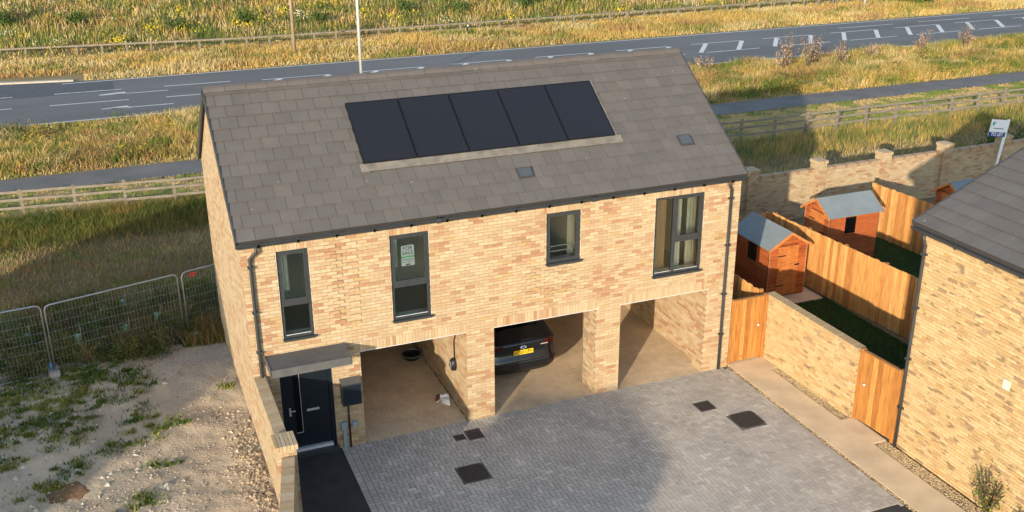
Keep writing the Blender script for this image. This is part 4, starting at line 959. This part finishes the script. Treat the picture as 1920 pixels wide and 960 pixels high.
# far verge
p = zone(-14, 100, 44.5, 53.6, 120000); nz = vnoise(p[:, 0]+30, p[:, 1]+30, 3, 22)
p = p[~((p[:, 0] < -3) & (p[:, 1] < 46.9-(p[:, 0]+3)*.1))]; nz = vnoise(p[:, 0]+30, p[:, 1]+30, 3, 22)
blades('far_verge_grass', p, (.18+.4*nz)*np.clip((p[:, 1]-44.3)/1.0, .25, 1)*np.clip((52.6-p[:, 1])/1.2, .3, 1)*rng.uniform(.5, 1.2, len(p)), rng.uniform(.02, .05, len(p)), mixcol(p, [(1.3, GOLD), (1.2, TAN), (.5, RUST), (.35, OLIVE), (.12, GREEN)], 3, 51), 'dry golden grass beyond the road', 'grass', lean=1.0)
# embankment
p = zone(-16, 110, 53.4, 84, 150000, z_bank)
blades('embankment_grass', p, rng.uniform(.2, .65, len(p))*np.clip((p[:, 1]-53)/2, .4, 1), rng.uniform(.03, .08, len(p)), mixcol(p, [(1.0, TAN*.85), (.6, GOLD*.8), (1.5, OLIVE), (1.3, GREEN), (.4, RUST)], 1.8, 71), 'mixed green and dry rough grass on the far embankment', 'grass', lean=.6)
p = zone(-16, 110, 53.4, 84, 9000, z_bank); sel = vnoise(p[:, 0]+5, p[:, 1]+5, 2.2, 75)+.4*vnoise(p[:, 0]+5, p[:, 1]+5, .6, 76) > 1.06; p = p[sel]
q = np.repeat(p, 10, 0)+np.c_[rng.normal(0, .22, (len(p)*10, 2)), rng.uniform(.2, .7, len(p)*10)]
blades('yellow_flowers', q, rng.uniform(.05, .14, len(q)), rng.uniform(.05, .1, len(q)), np.tile(YEL, (len(q), 1))*rng.uniform(.75, 1.1, (len(q), 1)), 'yellow ragwort flowers dotted over the embankment', 'flowers', lean=1)
p = zone(-16, 60, 53.6, 75, 1300, z_bank); sel = vnoise(p[:, 0]+15, p[:, 1]+5, 2.5, 85) > .68; p = p[sel]; q = np.repeat(p, 8, 0)+np.c_[rng.normal(0, .25, (len(p)*8, 2)), rng.uniform(.2, .6, len(p)*8)]
blades('white_flowers', q, rng.uniform(.04, .08, len(q)), rng.uniform(.04, .08, len(q)), np.tile(WHITE, (len(q), 1)), 'small white flowers on the embankment', 'flowers', lean=1)
def leaf_clumps(name, C, r, h, per, leaf, cols, label, cat):
    n = len(C)*per; k = np.repeat(np.arange(len(C)), per); c = C[k]+rng.normal(0, 1, (n, 3))*np.c_[r[k], r[k], np.zeros(n)]*.5; c[:, 2] += h[k]*rng.beta(2, 1.6, n)
    a = rng.normal(0, 1, (n, 3)); a /= np.linalg.norm(a, axis=1)[:, None]; b = np.cross(a, rng.normal(0, 1, (n, 3))); b /= np.linalg.norm(b, axis=1)[:, None]
    s_ = rng.uniform(.6, 1.4, (n, 1))*leaf; V = np.stack([c, c+a*s_*.5+b*s_*.25, c+a*s_, c+a*s_*.5-b*s_*.25], 1).reshape(-1, 3); i = np.arange(n)*4
    cc = np.array(cols)[rng.integers(0, len(cols), len(C))][k]*rng.uniform(.7, 1.3, (n, 1))
    return add(name, mesh_np(name, V, np.c_[i, i+1, i+2, i+3], None, 'leaf', np.repeat(cc, 4, 0), 'col'), kind='stuff', label=label, cat=cat)
C_ = np.vstack([zone(-10, 75, 25.3, 28.5, 260), zone(-10, 75, 28.5, 33.6, 160)])
leaf_clumps('verge_plants', C_, rng.uniform(.25, .6, len(C_)), rng.uniform(.3, .8, len(C_)), 90, .09, [(.09, .12, .02), (.16, .16, .03), (.06, .09, .02), (.3, .24, .03), (.2, .11, .04)], 'broad-leaved weeds mixed into the verge grass', 'weeds')
C_ = zone(-16, 110, 54, 82, 900, z_bank)
leaf_clumps('embankment_weeds', C_, rng.uniform(.3, .9, len(C_)), rng.uniform(.3, .9, len(C_)), 60, .16, [(.08, .115, .02), (.13, .145, .03), (.06, .09, .025), (.22, .2, .03), (.12, .11, .05)], 'clumps of green weeds over the embankment', 'weeds')
# mown strip
p = zone(-10, 60, 18.2, 22.95, 70000); g_ = vnoise(p[:, 0]+7, p[:, 1]*1.5+7, 1.1, 91)*.6+vnoise(p[:, 0], p[:, 1], .35, 92)*.4
gr = g_ > .58; c = np.where(gr[:, None], np.array((.13, .19, .025)), np.array((.46, .33, .13)))*rng.uniform(.75, 1.2, (len(p), 1))
blades('mown_grass', p, np.where(gr, .10, .06)*rng.uniform(.5, 1.5, len(p)), rng.uniform(.012, .03, len(p)), c, 'short parched grass strip with green patches by the footpath', 'grass', lean=1)
# fields
p = zone(-9, 1.5, 7.0, 19.6, 80000, z_left); b_ = np.clip((p[:, 1]-15.3)/1.5, 0, 1)*np.clip((20-p[:, 1])/1, 0, 1)
c = mixcol(p, [(1.6, DULL*1.25), (.5, TAN*.75), (.5, OLIVE), (.15, RUST*.8)], 1.5, 101); tall = rng.random(len(p)) < b_*.9
c[tall] = mixcol(p[tall], [(1, OLIVE*.6), (1, GREEN*.62), (.25, GOLD*.5)], 1, 105)
blades('field_grass', p, np.where(tall, rng.uniform(.15, .5, len(p)), rng.uniform(.05, .2, len(p))), rng.uniform(.008, .022, len(p)), c, 'dry brownish grass in the field left of the house', 'grass', lean=.9)
p = zone(13, 60, 8.95, 18.3, 80000); b_ = np.clip((p[:, 1]-14.5)/1.5, 0, 1)
c = mixcol(p, [(1.5, DULL*1.35), (.9, TAN*.8), (.5, OLIVE), (.25, RUST*.8)], 1.5, 111); tall = rng.random(len(p)) < b_*.8
c[tall] = mixcol(p[tall], [(1, OLIVE), (.7, GREEN), (1, GOLD*.9)], 1, 115)
blades('field_grass_right', p, np.where(tall, rng.uniform(.15, .5, len(p)), rng.uniform(.06, .26, len(p))), rng.uniform(.01, .025, len(p)), c, 'dry grass behind the boundary wall', 'grass', lean=.7)
# lawns
p = np.vstack([zone(13.16, 16.9, -4.6, 2.6, 40000), zone(17.3, 22, -4, 6.5, 40000)])
blades('lawn_grass', p, rng.uniform(.02, .05, len(p)), rng.uniform(.008, .016, len(p)), np.tile((.03, .075, .008), (len(p), 1))*rng.uniform(.6, 1.4, (len(p), 1)), 'dark green lawn turf in the back gardens', 'grass', lean=.9)
# planted strip behind the mesh fence: rank weeds
terrain('planting_bed', -12, .5, 6.3, 9.2, lambda X, Y: z_left(X, Y)+.03-.1*np.clip(np.abs(Y-7.75)-1.2, 0, 1), 'mulch', .12)
p = zone(-9, 0.0, 5.9, 10.0, 70000, z_left); s_ = vnoise(p[:, 0]+3, p[:, 1]+3, .8, 121); p = p[s_ > .36]
blades('strip_weeds', p, rng.uniform(.1, .75, len(p))*(.4+.9*vnoise(p[:, 0]+3, p[:, 1]+3, .5, 122)), rng.uniform(.012, .03, len(p)), mixcol(p, [(1.0, GREEN*.62), (.8, OLIVE*.65), (1.5, DULL*.95), (.5, RUST*.6)], .8, 125), 'rank weeds in the planted strip behind the site fence', 'weeds', lean=.8)
C_ = zone(-9, .3, 5.5, 9.0, 620, z_left); C_ = C_[~((C_[:, 1] < 6.4) & (C_[:, 0] > -1.2))]
leaf_clumps('fence_scrub', C_, rng.uniform(.15, .4, len(C_)), rng.uniform(.2, .85, len(C_)), 100, .055, [(.05, .075, .018), (.065, .095, .02), (.04, .06, .018), (.09, .10, .03), (.09, .065, .035)], 'dark leafy scrub growing through and behind the mesh fence', 'scrub')
# dirt: weeds in patches, stones
WP = [(-5.0, 4.2, 1.3), (-4.2, 2.9, 1.0), (-5.6, 2.6, 1.1), (-3.4, 4.6, 1.0), (-4.9, 5.3, 1.0), (-2.5, 6.0, .7), (-2.3, 2.4, .45), (-5.1, 3.2, 1.0), (-3.2, 3.9, .9), (-4.4, 5.4, .8), (-4.4, .2, .5), (-2.3, 4.6, .7), (-4.0, 3.6, .9), (-2.6, -1.0, .5), (-3.7, .9, .35), (-2.2, 1.6, .3), (-3.1, 5.2, .8), (-5.2, 1.6, .5), (-5.6, 4.6, 1.0), (-1.6, 1.9, .25), (-2.9, 1.4, .35), (-1.9, .2, .2), (-.25, 3.2, .15), (-3.9, 2.3, .5), (-2.0, -2.6, .4)]
q = []
for x, y, r in WP:
    n = int(1100*r); cl = rng.normal(0, r*.62, (max(4, int(24*r)), 2)); k = (rng.random(n)**1.6*len(cl)).astype(int); pp = cl[k]+rng.normal(0, .05, (n, 2))*(1+k[:, None] % 3); q.append(np.c_[x+pp[:, 0], y+pp[:, 1]*.7])
q = np.vstack(q); p = np.c_[q, z_left(q[:, 0], q[:, 1])]
blades('dirt_weeds', p, rng.uniform(.02, .11, len(p)), rng.uniform(.012, .035, len(p)), mixcol(p, [(1, GREEN*.9), (.6, OLIVE), (.4, np.array((.06, .1, .02)))], .6, 131), 'patchy green weeds growing on the bare earth', 'weeds', lean=1.2)
def stones(name, P, r, cols, label, cat):
    n = len(P); base = np.array([(1, 0, 0), (-1, 0, 0), (0, 1, 0), (0, -1, 0), (0, 0, 1), (0, 0, -.6)], float); F = np.array([(0, 2, 4), (2, 1, 4), (1, 3, 4), (3, 0, 4), (2, 0, 5), (1, 2, 5), (3, 1, 5), (0, 3, 5)])
    th = rng.uniform(0, 6.28, n); sc = np.c_[rng.uniform(.6, 1.3, n), rng.uniform(.6, 1.3, n), rng.uniform(.4, .8, n)]*r[:, None]
    V = base[None]*sc[:, None]*rng.uniform(.75, 1.2, (n, 6, 1)); c, s = np.cos(th)[:, None], np.sin(th)[:, None]
    V = np.stack([V[..., 0]*c-V[..., 1]*s, V[..., 0]*s+V[..., 1]*c, V[..., 2]], -1)+P[:, None]
    add(name, mesh_np(name, V.reshape(-1, 3), None, (F[None]+(np.arange(n)*6)[:, None, None]).reshape(-1, 3), 'stone', np.repeat(cols, 6, 0)), label=label, cat=cat, kind='stuff')
p = zone(-9, -.05, -8, 6.3, 34000, z_left); p = p[(vnoise(p[:, 0], p[:, 1], 1.1, 141) > .35) | (rng.random(len(p)) < .25)]
stones('loose_stones', p, rng.gamma(1.5, .007, len(p))+.004, np.array((.36, .29, .205))*rng.uniform(.55, 1.25, (len(p), 1)), 'loose stones and clods scattered on the bare earth', 'stones')
stones('drive_debris', dp, rng.uniform(.006, .02, len(dp)), np.array((.12, .10, .08))*rng.uniform(.4, 2.2, (len(dp), 1)), 'specks of grit and leaf litter on the block paving', 'debris')
gp = np.c_[rng.uniform(12.73, 13.08, 9000), rng.uniform(-9, .15, 9000), np.full(9000, -.004)]; gp = gp[~((gp[:, 1] < -3.3) & (gp[:, 1] > -4.4)) & ((gp[:, 1] < -.55))]
gp = np.vstack([gp, np.c_[rng.uniform(11.76, 11.84, 1500), rng.uniform(-9, 0, 1500), np.full(1500, 0)]])
stones('gravel', gp, rng.uniform(.008, .022, len(gp)), np.array((.46, .34, .19))*rng.uniform(.45, 1.4, (len(gp), 1)), 'pale gravel beside the concrete path', 'gravel')
p = zone(-8, -1.6, -2, 5.6, 420, z_left); p = p[vnoise(p[:, 0]+9, p[:, 1]+9, .9, 171) > .4]
stones('chalk_clods', p, rng.gamma(2, .016, len(p))+.015, np.array((.44, .39, .31))*rng.uniform(.6, 1.15, (len(p), 1)), 'pale chalky clods lying among the weeds', 'clods')
p = zone(-1.7, -.05, 2.8, 6.4, 9000, z_left); p = p[rng.random(len(p)) < np.clip((p[:, 1]-2.6)/2, .1, 1)*np.clip((p[:, 0]+1.9)/.6, .1, 1)]
stones('grey_gravel', p, rng.uniform(.008, .022, len(p)), np.array((.30, .28, .25))*rng.uniform(.6, 1.3, (len(p), 1)), 'grey gravel along the foot of the gable', 'gravel')
q = rng.normal(0, 1, (1500, 2))*(.22, 1.1)+(-.22, -.6); p = np.c_[q, z_left(q[:, 0], q[:, 1])]; p = p[p[:, 0] < -.02]
stones('rubble', p, rng.gamma(2, .012, len(p))+.006, np.array((.34, .26, .17))*rng.uniform(.35, 1.4, (len(p), 1)), 'broken rubble heaped along the foot of the screen wall', 'rubble')
mp_ = [(-3.95+.42*math.cos(t)*(1+.25*math.sin(3*t)), -.02+.36*math.sin(t)*(1+.2*math.cos(2*t))) for t in np.linspace(0, 2*math.pi, 24, endpoint=False)]
md = terrain('mud_patch', -4.4, -3.5, -.4, .35, lambda X, Y: z_left(X, Y)+.012-.10*np.clip(((X+3.95)/.42)**2+((Y+.02)/.34)**2-.85+1.3*(vnoise(X+20, Y+20, .16, 9)-.5), 0, 1)+.015*(vnoise(X+20, Y+20, .07, 10)-.5), 'mud', .025)
# shrubs
def shrub(label, loc, rx, rz, n, leaf, cols, stems=7, cat='shrub', group=None, name='shrub'):
    t = thing(name, label, cat, loc, group=group); ends = []
    V = []; me_st = []
    for i in range(stems):
        a = rng.uniform(0, 6.28); rr = rng.uniform(.2, .85)*rx; e = np.array((rr*math.cos(a), rr*math.sin(a), rz*rng.uniform(.45 if name == 'dock_plant' else .6, 1.0))); ends.append(e)
        me_st.append([(0, 0, -.05), tuple(e*.5+np.array((0, 0, .1*rz))), tuple(e)])
    Vs, Fs = [], []
    for s in me_st:
        m_ = tube('s', s, .012, 'bark', 5); o = len(Vs); Vs += [tuple(v.co) for v in m_.vertices]; Fs += [tuple(i+o for i in p_.vertices) for p_ in m_.polygons]; bpy.data.meshes.remove(m_)
    me = bpy.data.meshes.new('stems'); me.from_pydata(Vs, [], Fs); me.materials.append(MATS['bark']); add('stems', me, t)
    E = np.array(ends); k = rng.integers(0, stems, n); f = rng.uniform(.25, 1.05, (n, 1)) if name != 'dock_plant' else rng.beta(3, 1.2, (n, 1)); c = E[k]*f+rng.normal(0, (.11*rx if name != 'dock_plant' else .03*rx)+.02, (n, 3)); c[:, 2] = np.abs(c[:, 2])
    a = rng.normal(0, 1, (n, 3)); a /= np.linalg.norm(a, axis=1)[:, None]; b = np.cross(a, rng.normal(0, 1, (n, 3))); b /= np.linalg.norm(b, axis=1)[:, None]
    s = rng.uniform(.6, 1.3, (n, 1))*leaf; V = np.stack([c, c+a*s*.5+b*s*.28, c+a*s, c+a*s*.5-b*s*.28], 1).reshape(-1, 3); i = np.arange(n)*4
    cc = np.array(cols)[rng.integers(0, len(cols), n)]*rng.uniform(.7, 1.3, (n, 1))
    add('foliage', mesh_np('foliage', V, np.c_[i, i+1, i+2, i+3], None, 'leaf', np.repeat(cc, 4, 0), 'col'), t); return t
LG = [(.05, .09, .015), (.075, .12, .02), (.04, .075, .015)]; LY = [(.11, .14, .02), (.16, .17, .025)]; LD = [(.03, .055, .012), (.045, .075, .016)]
shrub('leafy green shrub at the foot of the neighbouring house', (12.92, -7.45, 0), .55, 1.0, 620, .06, LG+LY+[(.16, .08, .05), (.2, .12, .07)], 20)
shrub('small shrub in the gravel at the lower right corner', (12.95, -8.4, 0), .35, .6, 700, .07, LG+LY, 9)
zl = lambda x, y: float(z_left(np.array([x]), np.array([y]))[0])
for x, y, r, h, n, lab in [(-1.9, 7.6, .35, 1.3, 700, 'feathery green sapling behind the middle fence panel'), (-3.0, 7.3, .4, 1.0, 700, 'bushy weed clump behind the middle fence panel'), (-1.35, 8.2, .35, 1.2, 600, 'green sapling beside the gable behind the site fence'), (-.5, 7.6, .4, 1.2, 800, 'leafy sapling behind the notice panel of the site fence'), (-4.9, 6.6, .4, .9, 600, 'low bush behind the leftmost fence panel'), (-4.0, 8.2, .4, .9, 600, 'low bush farthest back behind the site fence'), (.4, 8.4, .5, 1.1, 700, 'leafy shrub at the rear corner of the gable')]:
    shrub(lab, (x, y, zl(x, y)), r, h, n, .06, LD+LG, 8, group='plants behind the site fence')
shrub('yellow-green broom bush on the earth before the mesh fence', (-2.35, 6.0, zl(-2.35, 6.0)), .22, .45, 600, .05, [(.16, .17, .02), (.12, .15, .02), (.3, .25, .02)], 8)
for x, y, r, h, lab in [(31.5, 10.4, .9, 1.3, 'green bush right of the TO LET board'), (33, 11.5, 1.0, 1.5, 'dark green bush at the right edge behind the wall')]:
    shrub(lab, (x, y, 0), r, h, 2600, .1, LG, 14)
shrub('dense green bush beside the pale post on the far verge', (62.5, 49.5, 0), 2.0, 1.1, 2500, .2, LG+LY, 16)
for i, (x, y, r, h) in enumerate([(20.5, 58, 1.0, 1.2), (13.5, 56.5, .9, 1.0), (8.3, 58, .9, 1.0), (30.2, 57.5, 1.0, 1.1), (34.5, 58, .8, 1.0), (-3.2, 60, .9, 1.0), (-7.8, 61, 1.1, 1.3), (3.5, 57, .9, .9), (24.8, 57.5, .8, .8), (42, 57, .8, .8)]):
    shrub('rounded green bush on the embankment, %s' % ['left of the wooden pole', 'nearest the knee rail above the ridge', 'just right of the wooden pole', 'above the right end of the ridge', 'right of the ridge end', 'at the upper left', 'at the far upper left corner', 'above the left end of the ridge', 'above the middle of the ridge', 'towards the upper right'][i], (x, y, float(z_bank(np.array([x]), np.array([y]))[0])), r, h, 900, .16, LG+[(.08, .11, .04)], 12, group='bushes on the embankment')
# tall dry seed-head plants on the near verge
DC = [(.44, .30, .20), (.50, .37, .25), (.36, .22, .14)]
docks = [(35.2, 30.2, 1.5, 'left of the tall clump'), (36.2, 31.0, 1.9, 'tallest clump left'), (37.4, 30.6, 1.8, 'beside the tallest clump'), (38.6, 31.5, 1.6, 'right of the tallest clump'), (39.6, 30.4, 1.5, 'right end of clump'), (43.2, 31.8, .9, 'alone by the white edge line'), (47.6, 32.2, 1.3, 'before the hatched markings'), (50.6, 31.6, 1.6, 'farthest right'), (31.4, 32.6, .8, 'nearest the roof end')]
for x, y, h, lab in docks: shrub('dry reddish dock plant with seed heads on the verge, '+lab, (x, y, 0), .75, h*1.2, 480, .07, DC, 18, cat='plant', group='dry dock plants on the verge', name='dock_plant')

# ================================================================== unseen house blocks behind the viewpoint, outlines shaped to cast the evening shadows
nS = np.array((SDY, -SDX)); dS = np.array((SDX, SDY)); TE = math.tan(R(SUN_EL))
def back_house(label, sil, t0, depth, mwall='mortar'):
    h = thing('shading_house', label, 'house'); zoff = -TE*t0; n = len(sil); V = []
    for t in (t0, t0-depth):
        for s, hh in sil: xy = nS*s+dS*t; V.append((xy[0], xy[1], max(-.1, hh+zoff)))
    F = [tuple(range(n)), tuple(range(2*n-1, n-1, -1))]+[(i, n+i, n+(i+1) % n, (i+1) % n) for i in range(n)]
    me = bpy.data.meshes.new('wall'); me.from_pydata(V, [], F); me.materials.append(MATS[mwall]); me.materials.append(MATS['tile_under']); add('wall', me, h)
    return h
back_house('unseen house block behind the viewpoint, outline shaped to shade the drive', [(3.45, -9), (3.45, .62), (3.97, .74), (3.97, 1.17), (6.35, 1.44), (8.22, .76), (8.22, .68), (8.0, .62), (8.0, -9)], -30, 7)
back_house('unseen house block behind the viewpoint, outline shaped to shade the field', [(-11, -9), (-11, 1.3), (-13.6, 2.2), (-12.2, 3.5), (-4.4, 3.5), (-2.72, .88), (-2.72, -9)], -26, 7)

def back_tree(label, sv, t0, htop, crown_r, n):
    xy = nS*sv+dS*t0; H = htop-TE*t0
    t = thing('street_tree', label, 'tree', (xy[0], xy[1], 0)); add('trunk', tube('trunk', [(0, 0, -.1), (.05, 0, H*.4), (0, .05, H*.75)], .17, 'bark', 8, r2=.06), t)
    E = []; Vs, Fs = [], []
    for i in range(14):
        a = rng.uniform(0, 6.28); z0 = H*rng.uniform(.4, .72); e = np.array((math.cos(a)*crown_r*rng.uniform(.5, 1), math.sin(a)*crown_r*rng.uniform(.5, 1), z0+H*rng.uniform(.08, .28))); E.append(e)
        m_ = tube('s', [(0, 0, z0), tuple(e*.5+np.array((0, 0, z0*.5))), tuple(e)], .05, 'bark', 5, r2=.015); o = len(Vs); Vs += [tuple(v.co) for v in m_.vertices]; Fs += [tuple(i_+o for i_ in p_.vertices) for p_ in m_.polygons]; bpy.data.meshes.remove(m_)
    me = bpy.data.meshes.new('limbs'); me.from_pydata(Vs, [], Fs); me.materials.append(MATS['bark']); add('limbs', me, t)
    E = np.array(E); c = E[rng.integers(0, len(E), n)]+rng.normal(0, crown_r*.28, (n, 3)); a = rng.normal(0, 1, (n, 3)); a /= np.linalg.norm(a, axis=1)[:, None]; b = np.cross(a, rng.normal(0, 1, (n, 3))); b /= np.linalg.norm(b, axis=1)[:, None]
    s_ = rng.uniform(.1, .2, (n, 1)); V = np.stack([c, c+a*s_*.5+b*s_*.3, c+a*s_, c+a*s_*.5-b*s_*.3], 1).reshape(-1, 3); i = np.arange(n)*4
    add('crown', mesh_np('crown', V, np.c_[i, i+1, i+2, i+3], None, 'leaf', np.tile((.06, .1, .02), (len(V), 1)), 'col'), t)
back_tree('slender street tree behind the viewpoint, towards the drive', 10.9, -42, 1.0, .8, 260)
back_tree('slender street tree behind the viewpoint, towards the bare earth', -1.0, -40, .7, .7, 200)
